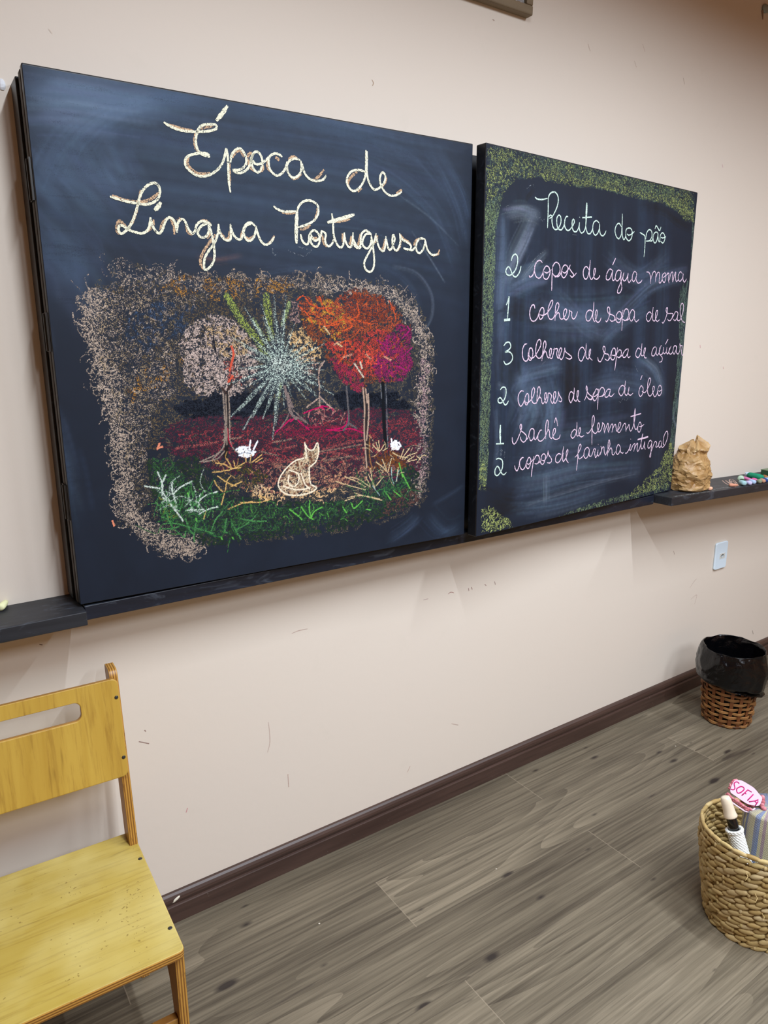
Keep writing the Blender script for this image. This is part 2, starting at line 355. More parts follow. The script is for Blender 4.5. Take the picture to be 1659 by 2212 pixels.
mb=MB(); mb.rings([[(x,y,z) for y,z in prof] for x in (X0,1.02,1.0215,X1)])
struct(mb.build('baseboard_back',M_base,fixn=True))
mb=MB(); mb.rings([[(X1+y,yy,z) for y,z in prof] for yy in (-.019,Y1)]); struct(mb.build('baseboard_right',M_base,fixn=True))
mb=MB(); mats=[]
WM='''120/50/50|1092,726 1103,730 1115,725
120/80/80|1176,729 1178,719
120/70/70|1188,730 1192,721
130/90/90|1245,728 1252,722
130/100/95|1288,729 1293,717
170/150/150|995,727 1013,727
175/150/140|544,726 565,729 593,728
110/80/75|118,544 142,530
110/80/75|134,570 137,565
150/120/90|819,2132 824,2125 820,2118
140/110/100|1212,2348 1219,2346
190/165/155|464,484 466,427 457,394
180/150/140|516,304 517,262
200/120/130|225,314 220,302
190/160/150|936,153 947,171
180/160/150|1116,267 1146,252
190/110/130|2315,1482 2320,1470
200/130/140|2487,1396 2492,1387
170/150/140|2410,480 2439,505 2454,512
180/155/145|2425,425 2467,437 2457,397
190/140/160|2346,2123 2351,2113
190/180/165|2073,2358 2083,2340
195/180/165|1848,2415 1863,2395
200/185/170|1595,2365 1607,2348
195/180/165|1814,2360 1827,2344
215/205/190|74,2089 80,2082
70/60/55|2962,155 2975,133
140/120/110|2269,667 2278,650
70/45/30|-74,850 -68,847'''
mc={}
for k,line in enumerate(WM.splitlines()):
    c,ps=line.split('|')
    if c not in mc:
        mc[c]=len(mats); mats.append(plain('scuff_stain',tuple(int(int(q)*.6+r*.4) for q,r in zip(c.split('/'),(222,202,187))),.8,.1,.2,300))
    ribbon(mb,parse_pts(ps)/1000,.0021,-.0004,mc[c],n=5)
# pale plaster blister by the left board and a chip of paint on the skirting
mats.append(plain('filler_white',(226,228,232),.5,.3,.05,90)); WHT=len(mats)-1
mb.ellipsoid((-.0195,0,1.976),Matrix.Diagonal((.007,.004,.011)),10,6,WHT)
o=mb.build('scuff_marks',mats,wb)
mb=MB(); mb.ellipsoid((.171,-.0148,.0685),Matrix(((.012,0,.002),(0,.0022,0),(.004,0,.006))),12,6)
struct(mb.build('trim_1',plain('paint_chip',(228,222,204),.6,.2,.04,200),smooth=True))
# ---------------------------------------------------------------- ceiling lamps (outside the frame)
M_lampbody=plain('lamp_housing',(235,235,235),.5,.3,.01,5)
tL=NT('lamp_tube'); tL.base((1,1,1)); tL.bsdf.inputs['Emission Color'].default_value=LAMP_COL+(1,); tL.bsdf.inputs['Emission Strength'].default_value=2.0
for k,(lx,ly,lab) in enumerate(((.38,-1.62,'left lamp of the row nearest the chalkboards'),(1.60,-1.62,'right lamp of the row nearest the chalkboards'),(.38,-3.40,'left lamp of the row farther from the chalkboards'),(1.60,-3.40,'right lamp of the row farther from the chalkboards'),(3.05,-1.62,'lamp above the waste basket end of the room'))):
    t=thing('ceiling_lamp','white linear ceiling lamp, '+lab,'lamp',(lx,ly,ZC),0,'linear ceiling lamps')
    mb=MB(); mb.box((-.05,-.62,-.045),(.05,.62,0)); mb.build('housing',M_lampbody,t,bevel=.006)
    mb=MB(); mb.tube([(0,-.59,-.058),(0,.59,-.058)],.013,12); mb.build('tube',tL.mat,t,smooth=True)
    ld=bpy.data.lights.new('lamp_light','AREA'); ld.shape='RECTANGLE'; ld.size=.035; ld.size_y=1.18; ld.energy=LAMP_W*(.60 if lx>3 else 1); ld.color=LAMP_COL; ld.spread=math.radians(166)
    lo=bpy.data.objects.new('lamp_light',ld); COL.objects.link(lo); lo.parent=t; lo.location=(0,0,-.075)
# ---------------------------------------------------------------- chalkboards
B1='''>chalk_word
w 2485,9651 2581,9604 2724,9563 2892,9548 3076,9558 3263,9584 3442,9626 3565,9684 3557,9751 3426,9744 3295,9715 3197,9634 3142,9512 3116,9374 3147,9231 3236,9153 3352,9135 3400,9130
w 3389,9156 3332,9180 3214,9177 3048,9135 2928,9079 2871,8999 2875,8895 2945,8819 3068,8748 3208,8736 3366,8780 3528,8884 3645,9015 3715,9174 3755,9339
n 3121,9540 3094,9391 3114,9259 3180,9193
n 2951,9071 2909,8972 2960,8873 3071,8796 3211,8779 3380,8825
n 2583,9620 2737,9596 2894,9576 3078,9581
n 3242,9619 3340,9685 3507,9718
t 3574,9832 3702,9976 3838,10153
w 3772,9331 3784,9161 3784,8945 3780,8727 3804,8484
n 3818,9057 3805,8839 3805,8621
w 3837,9070 3870,9214 3955,9321 4057,9372 4147,9302 4196,9177 4158,9042 4022,8950 3872,8939
n 3886,9173 3966,9290 4067,9324 4148,9215
w 3872,8928 3944,8895 4044,8892 4185,8963 4273,9077
w 4189,8954 4277,9084 4309,9214 4385,9333 4475,9349 4541,9269 4562,9162 4537,9048 4456,8950 4368,8985 4316,9089 4315,9209 4371,9309
w 4346,9180 4393,9109 4502,9121 4635,9203 4743,9305 4850,9368 4955,9364 5033,9323
n 4228,9221 4269,9291 4334,9321
n 4239,9200 4246,9092 4293,9020 4392,8954
n 4579,9108 4562,9018 4494,8955
w 4743,9294 4706,9201 4720,9069 4788,8976 4898,8932 5020,9001 5104,9112 5143,9241
n 4688,9221 4681,9087 4730,9003
n 4874,9298 4964,9253
w 5463,9312 5328,9325 5204,9265 5140,9161 5161,9028 5232,8945 5327,8938 5453,9038 5492,9179 5476,9303
n 5178,9290 5288,9359 5396,9344
n 5179,8973 5312,8914 5494,9031
w 5509,9249 5538,9116 5604,9008 5713,8939 5866,8924 6024,8972 6112,9075
n 5783,8940 5926,9031 6058,9185
--
>chalk_word
w 7159,9250 7014,9277 6870,9261 6750,9210 6665,9105 6639,8988 6690,8879 6802,8808 6911,8843 7022,8941 7108,9076 7149,9215 7163,9390 7169,9554 7165,9725
w 7195,9710 7192,9490 7184,9296 7213,9106 7291,8968 7389,8895 7502,8931 7577,8988 7653,9064 7698,9177 7679,9264 7617,9296 7553,9201 7553,9064 7627,8934 7728,8845 7868,8808 8035,8844 8171,8928
n 6929,9230 6796,9139 6699,9023 6673,8925 6743,8836
n 6935,8811 7033,8903
n 7627,8993 7716,9130 7704,9227
n 8009,8872 8139,8945 8178,8979
--
>chalk_word
w 1328,8170 1473,8140 1650,8106 1832,8093 2016,8087 2164,8139 2271,8233 2313,8367 2284,8474 2204,8505 2078,8448 1972,8344 1907,8224 1858,8085 1808,7936 1741,7785 1665,7654 1571,7553 1480,7500 1438,7565 1460,7639 1515,7653 1576,7621 1659,7575 1765,7546 1884,7534 1987,7583 2050,7683 2084,7854
n 1851,8064 1793,7893 1715,7731 1630,7620
n 1940,8351 1922,8267 1879,8139
n 1372,8194 1495,8155 1651,8123 1834,8119 2022,8152 2148,8216 2290,8334
n 1598,7628 1539,7686 1474,7738 1419,7646 1419,7532 1470,7499
w 2084,7854 2108,7709 2157,7617 2231,7558 2304,7628 2345,7727 2398,7827 2470,7881 2547,7839 2586,7745 2604,7596
n 2139,7817 2118,7688 2009,7585
n 2400,7848 2325,7757 2258,7624
n 2491,7856 2540,7742 2550,7559
w 2606,7617 2627,7759 2674,7838 2745,7865 2799,7805 2838,7699 2903,7617 2961,7599
n 2627,7834 2699,7878
n 2797,7772 2834,7634 2924,7575
t 2316,8158 2247,8058 2175,7993
w 2917,7587 2980,7652 3027,7776 3118,7855 3210,7862 3301,7833 3345,7782
n 3327,7823 3224,7875 3118,7867
w 3260,7818 3153,7785 3075,7707 3039,7620 3085,7551 3163,7544 3246,7598 3287,7711 3280,7807
w 3298,7784 3331,7665 3360,7496 3377,7325 3373,7164 3318,7025 3217,6920 3142,6905 3136,7016 3164,7140 3253,7281 3383,7436 3461,7601 3497,7750 3502,7836
n 3422,7623 3277,7442 3145,7262 3069,7111 3073,6975 3135,6904
n 3316,7640 3229,7536
w 3511,7751 3537,7631 3607,7543 3701,7519 3759,7572 3769,7746 3769,7857
n 3545,7656 3635,7564 3718,7569 3739,7707
w 3784,7772 3819,7651 3898,7569 3981,7562 4035,7666 4062,7780 4138,7885 4239,7918 4335,7850
n 3996,7575 4032,7728
w 4237,7887 4137,7860 4068,7755 4069,7643 4121,7559 4191,7545 4273,7607 4328,7724 4357,7864
n 4110,7621 4179,7575 4297,7659
w 4361,7814 4397,7666 4463,7543 4562,7486 4682,7545 4775,7666
n 4592,7488 4713,7585 4777,7692
w 4781,8301 4866,8251 4985,8216 5147,8220 5340,8242
n 4984,8187 5146,8189 5311,8208
t 5351,8247 5328,8034 5314,7833 5311,7560
w 5354,8247 5399,8356 5513,8460 5654,8498 5793,8467 5876,8398 5887,8269 5826,8145 5724,8053 5552,7969 5355,7905
n 5861,8350 5857,8231 5783,8118
n 5409,7864 5550,7898 5680,7985
w 5420,7770 5444,7664 5497,7584 5581,7563 5626,7641 5637,7749 5711,7850 5789,7868 5866,7813 5907,7707 5882,7597 5808,7520 5723,7551 5668,7631 5665,7751
w 5687,7776 5727,7683 5797,7652 5885,7706 5937,7782 5955,7892
n 5742,7702 5842,7703
w 5955,7879 6061,7815 6044,7704 6056,7620 6127,7552 6217,7606 6271,7720
n 5974,7796 6005,7629 6083,7537
w 6233,8274 6257,8083 6266,7841 6307,7698 6379,7579 6467,7548 6529,7651 6556,7886
t 6111,8066 6332,8131 6600,8220 6834,8298
n 6302,8093 6509,8133 6720,8193
w 6556,7862 6575,7715 6648,7584 6724,7576 6771,7691 6790,7903
n 6518,7859 6515,7674
n 6758,7814 6694,7624
w 6795,7755 6862,7635 6953,7565 7008,7606
w 6791,7670 6851,7587 6942,7565 6990,7645 7000,7796 7032,7898 7133,7968 7226,7937 7303,7880
n 6993,7895 6960,7731 6912,7591
w 7288,7891 7163,7895 7085,7814 7040,7686 7082,7601 7175,7569 7254,7637 7294,7753 7295,7867
w 7318,7793 7340,7604 7365,7415 7368,7236 7327,7093 7232,7037 7122,7096 7085,7222 7141,7352 7253,7523 7364,7707 7429,7926
n 7413,7862 7396,7709
w 7437,7864 7467,7714 7538,7578 7634,7535 7682,7638 7708,7882
n 7461,7891 7460,7802
n 7683,7817 7650,7636 7570,7567
w 7723,7820 7755,7655 7811,7575 7885,7625 7925,7730 7966,7836 7918,7929 7893,7793 7917,7653 8007,7565 8089,7663 8130,7808 8105,7974
n 8155,7810 8106,7651 8023,7556
w 8105,7961 8188,7838 8354,7771 8447,7698 8414,7618 8288,7623 8221,7645
w 8355,7614 8489,7609 8573,7693
n 8138,7951 8221,7853 8354,7797 8472,7713
w 8879,7884 8742,7901 8644,7829 8599,7708 8625,7591 8711,7550 8813,7642 8863,7764 8882,7884
n 8539,7717 8573,7811 8691,7898
w 8893,7845 8933,7675 9021,7574 9127,7527 9267,7561
n 9127,7506 9302,7577 9327,7672
--
>erased_trace
f 4720,7406 4745,7304 4818,7276
f 4723,7429 4732,7324 4784,7280 4868,7356
--
>erased_trace
f 5102,7417 5197,7363 5335,7335 5488,7308 5589,7362 5677,7439 5507,7465 5313,7501'''
B2='''>chalk_word
g 1930,9204 2022,9167 2226,9174 2456,9230
g 2482,9233 2501,8983 2508,8713 2509,8466
g 2483,9218 2527,9332 2653,9410 2813,9404 2907,9296 2910,9136 2822,8951 2701,8796 2574,8720
g 2544,8765 2607,8810 2676,8777 2692,8634 2750,8511 2862,8456 2993,8516 3077,8653 3065,8798 2979,8846 2897,8766 2903,8621 2967,8497 3106,8469 3208,8567 3251,8702
g 3391,8845 3309,8837 3249,8734 3256,8588 3353,8490 3465,8491 3595,8601 3683,8725 3639,8803 3583,8732 3602,8585 3676,8484 3804,8486 3894,8594 3924,8730
g 3923,8747 3923,8597 3991,8485 4094,8474 4199,8587 4234,8825 4235,9159 4210,9290 4200,9106 4213,8823 4247,8608 4342,8477 4474,8492 4550,8617
g 4039,8882 4487,8938
g 3911,8873 3921,8884
g 4859,8815 4718,8862 4591,8791 4561,8652 4605,8520 4716,8460 4829,8538 4889,8681 4876,8799
g 4877,8736 4907,8601 4963,8503 5074,8469 5174,8537 5226,8629
--
>chalk_word
g 5997,8800 5857,8893 5723,8811 5677,8667 5759,8515 5895,8452 6009,8571 6024,8767 6007,9030 5988,9177
g 6040,8768 6062,8593 6155,8449 6242,8536 6249,8733 6356,8796 6506,8791 6585,8690 6564,8526 6436,8435 6289,8504 6244,8643
g 6312,8631 6415,8595 6574,8653 6698,8726
--
>chalk_word
g 7002,8724 7144,8691 7288,8647 7325,8512 7339,8291 7327,8012
g 7354,8551 7380,8737 7503,8849 7648,8815 7688,8670 7584,8532 7379,8498
g 7587,8514 7724,8543 7760,8658 7799,8754 7898,8808 8029,8773 7989,8563 7894,8481 7788,8548 7755,8694
g 8029,8773 8075,8589 8156,8539 8168,8690 8193,8767 8293,8823 8412,8766 8451,8637 8360,8516 8207,8561
g 8206,8684 8336,8666 8512,8718
g 7831,8896 7886,9002 8004,8938 8104,8872 8175,8994
--
>erased_trace
f 773,8694 843,8716 813,8841 905,8888
--
>erased_trace
f 1510,9325 1676,9436 1821,9514 1887,9461 1916,9418
f 1653,8633 1756,8588 1881,8623
f 1971,8788 2057,8655 2182,8714 2147,8837
f 2155,8727 2292,8630 2415,8736
--
>erased_trace
f 3615,8384 3841,8398
--
>chalk_numeral
g 1075,7511 1117,7631 1224,7693 1315,7628 1323,7486 1270,7325 1166,7209 1034,7139 911,7164 870,7256 962,7355 1050,7297 1130,7175 1258,7110 1378,7188 1446,7303 1472,7408
--
>chalk_word
p 1821,7178 1863,7132 1963,7185 2032,7319 2049,7449 2145,7568 2274,7592 2357,7540
p 2095,7533 2043,7417 2048,7271 2121,7160 2254,7126 2367,7222 2423,7356 2522,7460 2645,7434 2709,7305 2651,7170 2548,7107 2438,7160 2406,7306
p 2453,7308 2589,7286 2770,7383
p 2815,7510 2804,7294 2810,7044 2821,6810
p 2819,7460 2892,7564 3000,7587 3116,7511 3142,7362 3056,7240 2920,7216 2818,7294
p 2922,7191 3112,7226 3213,7349 3259,7469 3364,7542 3481,7498 3493,7363 3419,7241 3325,7186 3235,7249 3212,7365
p 3255,7351 3383,7324 3515,7432 3611,7565
p 3603,7556 3569,7469 3677,7373 3785,7293 3719,7222 3615,7268
p 3704,7229 3802,7268 3910,7351
--
>chalk_word
p 4503,7469 4360,7556 4249,7472 4232,7350 4288,7232 4395,7202 4487,7329 4526,7540 4534,7748
p 4542,7523 4530,7348 4635,7204 4735,7271 4800,7379 4816,7512 4750,7500 4743,7341 4799,7239 4923,7223 5038,7303 5033,7347
--
>chalk_word
p 5686,7514 5538,7550 5424,7446 5375,7318 5417,7230 5557,7255 5637,7385 5701,7523
p 5702,7514 5680,7351 5736,7227 5828,7268 5859,7414
p 6139,7520 5974,7538 5873,7433 5858,7287 5964,7219 6099,7317 6142,7502
p 6148,7502 6152,7283 6218,7102 6232,6992 6153,6878 6022,6874 6041,6985 6150,7173 6258,7361 6291,7491
p 6263,7453 6258,7306 6340,7237 6463,7316 6525,7485
p 6528,7467 6526,7300 6612,7202 6734,7310
p 6980,7509 6872,7549 6782,7461 6767,7312 6862,7242 6966,7359 6997,7509
p 7000,7491 6981,7322 7108,7206 7258,7250 7325,7319
p 5667,7674 5803,7879
--
>chalk_word
p 7530,7565 7672,7563 7777,7455 7830,7218
p 7827,7361 7906,7556 8006,7609 8091,7528 8092,7278
p 8108,7413 8176,7570 8283,7586 8324,7443 8322,7288 8406,7272 8498,7393
p 8615,7593 8495,7529 8501,7374 8626,7292 8702,7403 8677,7557 8594,7611
p 8529,7433 8736,7541 8859,7600
p 8747,7594 8881,7581 8863,7410 8929,7285
p 8926,7374 8993,7593 9100,7638 9116,7422 9156,7345 9211,7545 9289,7658 9301,7470 9379,7355 9485,7419
p 9704,7630 9576,7683 9477,7578 9481,7439 9610,7375 9747,7492 9770,7633
p 9762,7633 9782,7453 9890,7358 10009,7474
--
>erased_trace
f 1539,7004 1703,7237 1891,7488 2136,7697 2491,7883
--
>erased_trace
f 7521,7252 7505,7118
--
>erased_trace
f 10193,7351 10253,7353
--
>chalk_numeral
g 928,6364 985,6454 1034,6592 1022,6359 1006,6149 992,6003
t 863,5969 1109,5989
--
>chalk_word
p 2122,6304 2081,6395 1990,6384 1920,6266 1916,6117 1990,5985 2124,5961 2250,6056 2319,6208 2404,6328 2500,6313 2523,6178 2464,6059 2373,6015 2313,6107 2322,6242
p 2351,6141 2486,6127 2645,6181 2747,6268 2848,6389 2894,6509 2849,6550 2773,6472 2703,6318 2702,6148 2793,6030 2930,6041 3031,6171 3133,6293 3179,6415 3117,6490 3040,6411 3026,6240 3032,5982
p 3037,6103 3140,6208 3212,6183 3250,6072 3352,6030 3460,6101 3536,6216 3543,6303 3470,6318 3406,6230 3417,6109 3525,6015 3635,6078 3680,6218 3658,6305
p 3669,6279 3794,6238 3788,6150 3870,6046 3983,6101 4070,6270
--
>chalk_word
p 4810,6259 4681,6319 4534,6271 4480,6145 4529,6020 4652,6004 4764,6114 4833,6332 4840,6565
p 4849,6332 4823,6133 4931,5989 5020,6118 5034,6282 4998,6326 4945,6244 4962,6081 5084,5964 5204,6011 5251,6104
--
>chalk_word
p 5489,6024 5557,5988 5642,6091 5687,6259 5654,6405 5572,6422 5548,6348 5625,6239 5791,6205 5944,6152 5941,6040 5815,6005 5711,6055
p 5911,6021 6021,6060 6052,6210 6173,6306 6294,6271 6327,6140 6276,6007 6181,5968 6065,6023 6040,6172
p 6080,6117 6235,6072 6423,6179
p 6382,6366 6379,6122 6396,5724
p 6418,6217 6498,6378 6633,6381 6717,6260 6669,6107 6542,6039 6402,6075
p 6542,6033 6739,6089 6785,6261 6890,6378 7019,6323 7022,6170 6903,6025 6778,6109 6785,6261
p 7033,6343 7054,6113 7166,6009 7320,6088
--
>chalk_word
p 8023,6266 7904,6332 7770,6261 7736,6124 7858,6027 7992,6108 8064,6286 8092,6493
p 8112,6287 8109,6110 8222,6042 8332,6173 8379,6352 8319,6380 8262,6270 8286,6112 8409,6035 8531,6096
--
>chalk_word
p 8693,6018 8774,5989 8886,6121 8968,6324 8962,6484 8889,6463 8905,6363 9029,6305 9299,6310 9329,6250 9271,6127 9145,6064 9001,6123
p 9290,6127 9403,6272 9503,6375 9650,6327 9616,6173 9503,6073 9388,6129
p 9651,6317 9647,6112 9809,6094 9963,6364 9971,6591 9851,6659 9775,6524 9817,6279 9973,6076 10165,6016
--
>chalk_numeral
g 884,5287 991,5377 1116,5377 1172,5269 1101,5186 955,5122 1104,5128 1234,5052 1254,4918 1146,4819 997,4789 905,4883
--
>chalk_word
p 1848,5340 1745,5315 1674,5198 1671,5029 1745,4892 1865,4864 1937,4974 1951,5161 2000,5220 2081,5194 2117,5056 2073,4920 1996,4878 1924,4974 1915,5110
p 1961,5007 2045,4938 2176,4970 2327,5122 2438,5276 2443,5397 2371,5457 2282,5380 2239,5226 2252,5037 2368,4932 2488,4965 2625,5154 2682,5309 2633,5413 2569,5344 2556,5154 2524,4842
p 2555,4981 2641,5119 2712,5083 2762,4978 2849,4933 2924,5045 2942,5168 2884,5195 2846,5081 2890,4941 2975,4922 3046,5097 3064,5219
p 3012,5167 3208,5186 3186,5042 3259,4917 3326,4969 3387,5092 3409,5181 3349,5208 3286,5111 3313,4951 3420,4878 3512,4984 3550,5215
p 3550,5215 3588,5108 3771,5016 3896,4942 3813,4880 3618,4928
p 3813,4884 3928,4920
--
>chalk_word
p 4542,5115 4409,5226 4264,5155 4220,4991 4294,4844 4418,4823 4524,4987 4582,5170 4581,5334
p 4586,5133 4604,4949 4721,4864 4800,5001 4821,5158 4758,5113 4776,4928 4943,4822
--
>chalk_word
p 5212,4911 5255,4807 5371,4777 5484,4916 5566,5104 5547,5217 5464,5236 5459,5142 5568,5028 5752,4988 5812,4892 5741,4798 5588,4858
p 5772,4816 5893,4909 5936,5100 6026,5184 6115,5136 6150,4982 6068,4830 5951,4832 5888,4948 5906,5081
p 5952,4966 6119,4963 6231,5087
p 6224,5202 6205,4943 6185,4693 6160,4480
p 6243,5039 6334,5124 6439,5094 6454,4978 6347,4883 6224,4923
p 6364,4882 6556,4976
p 6844,5148 6708,5130 6568,5015 6566,4899 6703,4896 6809,5012 6845,5138
p 6831,5109 6819,4934 6897,4874 6978,4921
--
>chalk_word
p 7535,5121 7402,5172 7293,5065 7294,4926 7427,4865 7539,4962 7586,5141 7597,5319
p 7607,5121 7593,4962 7707,4920 7815,5059 7817,5169 7749,5139 7753,4979 7825,4858 7937,4846
--
>chalk_word
p 8481,5183 8348,5194 8236,5074 8238,4932 8372,4910 8467,5031 8502,5173
p 8505,5152 8492,4990 8596,4927 8691,5048 8726,5191 8793,5252
p 8688,5191 8675,5028 8726,4946 8859,4954 8921,5046 8925,5190 8924,5025 9029,4972 9115,5044 9131,5188 9126,5023 9226,4959 9304,5083 9398,5227
p 8748,4925 8896,4840 8877,4717 8728,4689
p 9019,5281 9165,5455
p 9310,5166 9286,5021 9385,4947 9513,5008 9580,5205 9696,5225 9766,5162 9642,4949 9528,5039
p 9739,5204 9771,5015 9903,4950 9996,5118 9945,5297 10018,5223 10120,5222 10108,5053 10163,4904 10271,4945
--
>erased_trace
f 2441,4670 2781,4907
--
>erased_trace
f 7252,4709 7301,4608 7508,4403 7642,4480
--
>chalk_numeral
g 807,4102 891,4166 1004,4153 1048,4049 1029,3914 960,3798 850,3736 749,3759 732,3844 817,3882 909,3801 1016,3676 1104,3705 1158,3779
--
>chalk_word
p 1786,4016 1680,4030 1580,3939 1563,3784 1624,3641 1705,3602 1805,3701 1874,3872 1937,3939 2006,3901 2016,3742 1969,3639 1903,3626 1851,3734 1862,3856
p 1884,3714 1967,3675 2123,3754 2223,3873 2268,4012 2222,4102 2146,4017 2131,3842 2181,3698 2294,3639 2399,3696 2509,3895 2513,4037 2452,4119 2390,4024 2389,3847 2376,3634
p 2398,3722 2502,3806 2574,3767 2625,3639 2682,3617 2760,3703 2821,3826 2785,3926 2732,3884 2744,3722 2807,3629 2871,3715 2899,3912 3046,3833 3013,3708 3108,3594 3171,3700 3234,3806 3225,3924 3154,3918 3137,3774 3193,3607 3278,3621 3352,3782 3353,3945
p 3354,3936 3406,3834 3534,3699 3496,3627 3391,3661
--
>chalk_word
p 4086,3838 3975,3908 3892,3829 3890,3681 3990,3573 4070,3690 4115,3855 4114,4023
p 4130,3855 4115,3688 4244,3606 4322,3752 4338,3901 4277,3904 4278,3735 4367,3599 4462,3575
--
>chalk_word
p 4661,3604 4760,3770 4775,3940 4726,4046 4716,3961 4851,3804 5036,3699 5029,3613 4883,3640 4764,3732
p 4981,3616 5110,3753 5235,3929 5337,3877 5336,3742 5255,3592 5144,3579 5084,3697 5102,3830
p 5114,3715 5210,3710 5377,3808
p 5363,3933 5362,3644 5370,3275
p 5378,3798 5475,3948 5605,3952 5683,3842 5600,3710 5407,3681
p 5570,3682 5742,3762
p 5993,3887 5859,3893 5740,3781 5736,3664 5870,3658 5973,3770 5993,3887
p 5995,3867 5963,3712 6070,3658 6228,3749
--
>chalk_word
p 6772,3933 6643,3988 6499,3904 6471,3767 6616,3651 6742,3754 6789,3932 6798,4131
p 6824,3931 6815,3731 6929,3655 7019,3782 7036,3922 7009,3722 7143,3645 7295,3709
--
>chalk_word
p 7856,3847 7752,3933 7656,3835 7642,3672 7747,3575 7864,3662 7877,3825 7789,3932
p 7815,3746 8007,3696 8201,3894 8287,4077 8236,4171 8152,4102 8126,3897 8178,3668 8326,3557 8464,3644 8559,3775 8544,3870 8470,3863 8475,3696 8616,3521 8754,3620 8779,3787
p 7670,4130 7758,4279
p 8787,3786 8866,3899 8991,3841 9037,3670 8940,3548 8816,3596 8771,3766
p 8816,3722 8916,3697 9044,3754
--
>erased_trace
f 6511,3526 6592,3432 6767,3553 6917,3475 7048,3559
--
>chalk_numeral
t 861,3122 858,2880 888,2573
g 702,2602 1033,2582
--
>chalk_word
p 1369,2733 1395,2589 1477,2528 1578,2608 1686,2795 1761,2967 1736,3075 1686,3026 1734,2898 1872,2815 1986,2716 1967,2592 1862,2547 1750,2629 1731,2720
p 1941,2576 2070,2673 2127,2849 2218,2914 2319,2852 2306,2635 2187,2558 2110,2688
p 2317,2870 2332,2651 2407,2572 2509,2709 2598,2830 2682,2832
p 2531,2780 2502,2600 2607,2508 2745,2542 2864,2661 2949,2857 2948,3060 2887,3110 2842,2957 2843,2755 2872,2550
p 2864,2661 2966,2819 3028,2759 3054,2609 3146,2545 3226,2631 3306,2718 3297,2831 3226,2818 3194,2671 3248,2536 3383,2496 3512,2532 3548,2633
p 3240,3002 3306,3155 3409,2897
--
>chalk_word
p 4328,2694 4233,2730 4117,2653 4082,2541 4180,2466 4296,2543 4356,2730 4350,2950
p 4373,2709 4374,2536 4468,2528 4549,2657 4523,2765 4467,2702 4497,2545 4614,2468 4752,2505
--
>chalk_word
p 4864,2584 4962,2557 5081,2645 5209,2811 5239,2985 5179,3096 5123,3013 5132,2778 5162,2481 5189,2163
p 5154,2718 5199,2596 5337,2516 5460,2595 5527,2729 5499,2839 5436,2814 5434,2676 5514,2551 5624,2602 5689,2756 5678,2856
p 5679,2846 5807,2747 5787,2629 5836,2486
p 5832,2526 5927,2719 5986,2794 6029,2711 6009,2592 6073,2476
p 6067,2527 6148,2702 6227,2756 6271,2673 6244,2473
p 6251,2553 6353,2707 6420,2722 6469,2597 6515,2502 6660,2603 6712,2741 6638,2777 6582,2670 6569,2487 6679,2448 6788,2552
p 6788,2552 6877,2689 6961,2723 7007,2638 7050,2439
p 7044,2491 7136,2608 7200,2665 7234,2538 7319,2438 7417,2524 7496,2747 7520,2973 7484,3182 7465,2977 7483,2706 7564,2513 7661,2474 7753,2603
p 7255,2929 7865,2992
p 7753,2603 7832,2702 7916,2633 7936,2484 7843,2354 7739,2436 7738,2583
p 7796,2558 7946,2547 8106,2609
--
>chalk_numeral
g 723,2159 836,2174 967,2116 1011,2005 992,1864 908,1749 796,1682 704,1737 699,1862 783,1950 862,1897 946,1762 1066,1677 1180,1735
--
>chalk_word
p 1526,1895 1559,1782 1642,1727 1715,1856 1747,1998 1836,2088 1904,2082
p 1808,2100 1734,1999 1756,1851 1858,1730 1976,1790 2061,1965 2137,2067 2224,2003 2219,1856 2131,1736 2044,1801 2035,1949
p 2065,1909 2150,1863 2362,2007
p 2370,2089 2331,1844 2301,1661 2281,1468
p 2378,1968 2468,2088 2582,2068 2619,1943 2541,1839 2414,1853
p 2486,1827 2678,1899 2710,2045 2805,2110 2896,2045 2878,1897 2800,1793 2697,1841 2686,1992
p 2718,1932 2849,1900 2969,2019 3014,2193
p 3015,2183 3038,2068 3196,1901 3145,1803 2984,1820
--
>chalk_word
p 3645,2008 3508,2040 3397,1957 3393,1824 3516,1763 3656,1873 3716,2058 3745,2246
p 3746,2055 3732,1865 3785,1773 3896,1886 3973,2052 3951,2131 3898,2040 3917,1826 4035,1698
--
>chalk_word
p 4345,1850 4435,1890 4548,2016 4628,2164 4574,2238 4505,2137 4494,1923 4487,1669 4464,1405
p 4496,1903 4564,1779 4694,1805 4829,1890
p 5081,2014 4960,2105 4824,2019 4810,1843 4915,1753 5035,1840 5079,2034
p 5081,2014 5084,1835 5185,1795 5270,1916 5309,2012 5392,2005 5374,1866 5437,1729 5526,1831 5544,1970
p 5544,1970 5526,1831 5599,1763 5687,1876
p 5525,2142 5534,2155
p 5681,2078 5728,1952 5680,1785
p 5689,1855 5787,2028 5855,2021 5888,1876 5969,1756 6042,1861 6173,2053 6159,2176 6117,2240 6078,2143 6086,1918 6077,1705
p 6098,1815 6235,1965 6311,1897 6346,1749 6436,1720 6529,1814
p 6775,1956 6659,2039 6582,1953 6567,1789 6665,1707 6775,1811 6792,1954
p 6795,1933 6813,1786 6928,1723 6997,1737
--
>chalk_word
p 7089,1717 7170,1699 7294,1803 7379,1984 7349,1797 7423,1790 7514,1929 7635,1982 7634,1855 7598,1710
p 7608,1772 7732,1952 7804,1966 7793,1776 7860,1695 7970,1845 8031,2074 8077,2283 8035,2180 8008,1969 8055,1773 8165,1794 8231,1992 8237,1820 8309,1716
p 7357,2153 7366,2169
q 7785,2106 8418,2148
p 8677,1953 8571,2016 8469,1928 8449,1800 8535,1738 8654,1846 8694,1973
p 8685,1952 8677,1692 8677,1430 8615,1458 8720,1666 8874,1935 9000,1880 8961,1753 9061,1743 9180,1864
p 9269,1933 9174,1909 9134,1780 9227,1695 9312,1786 9311,1918
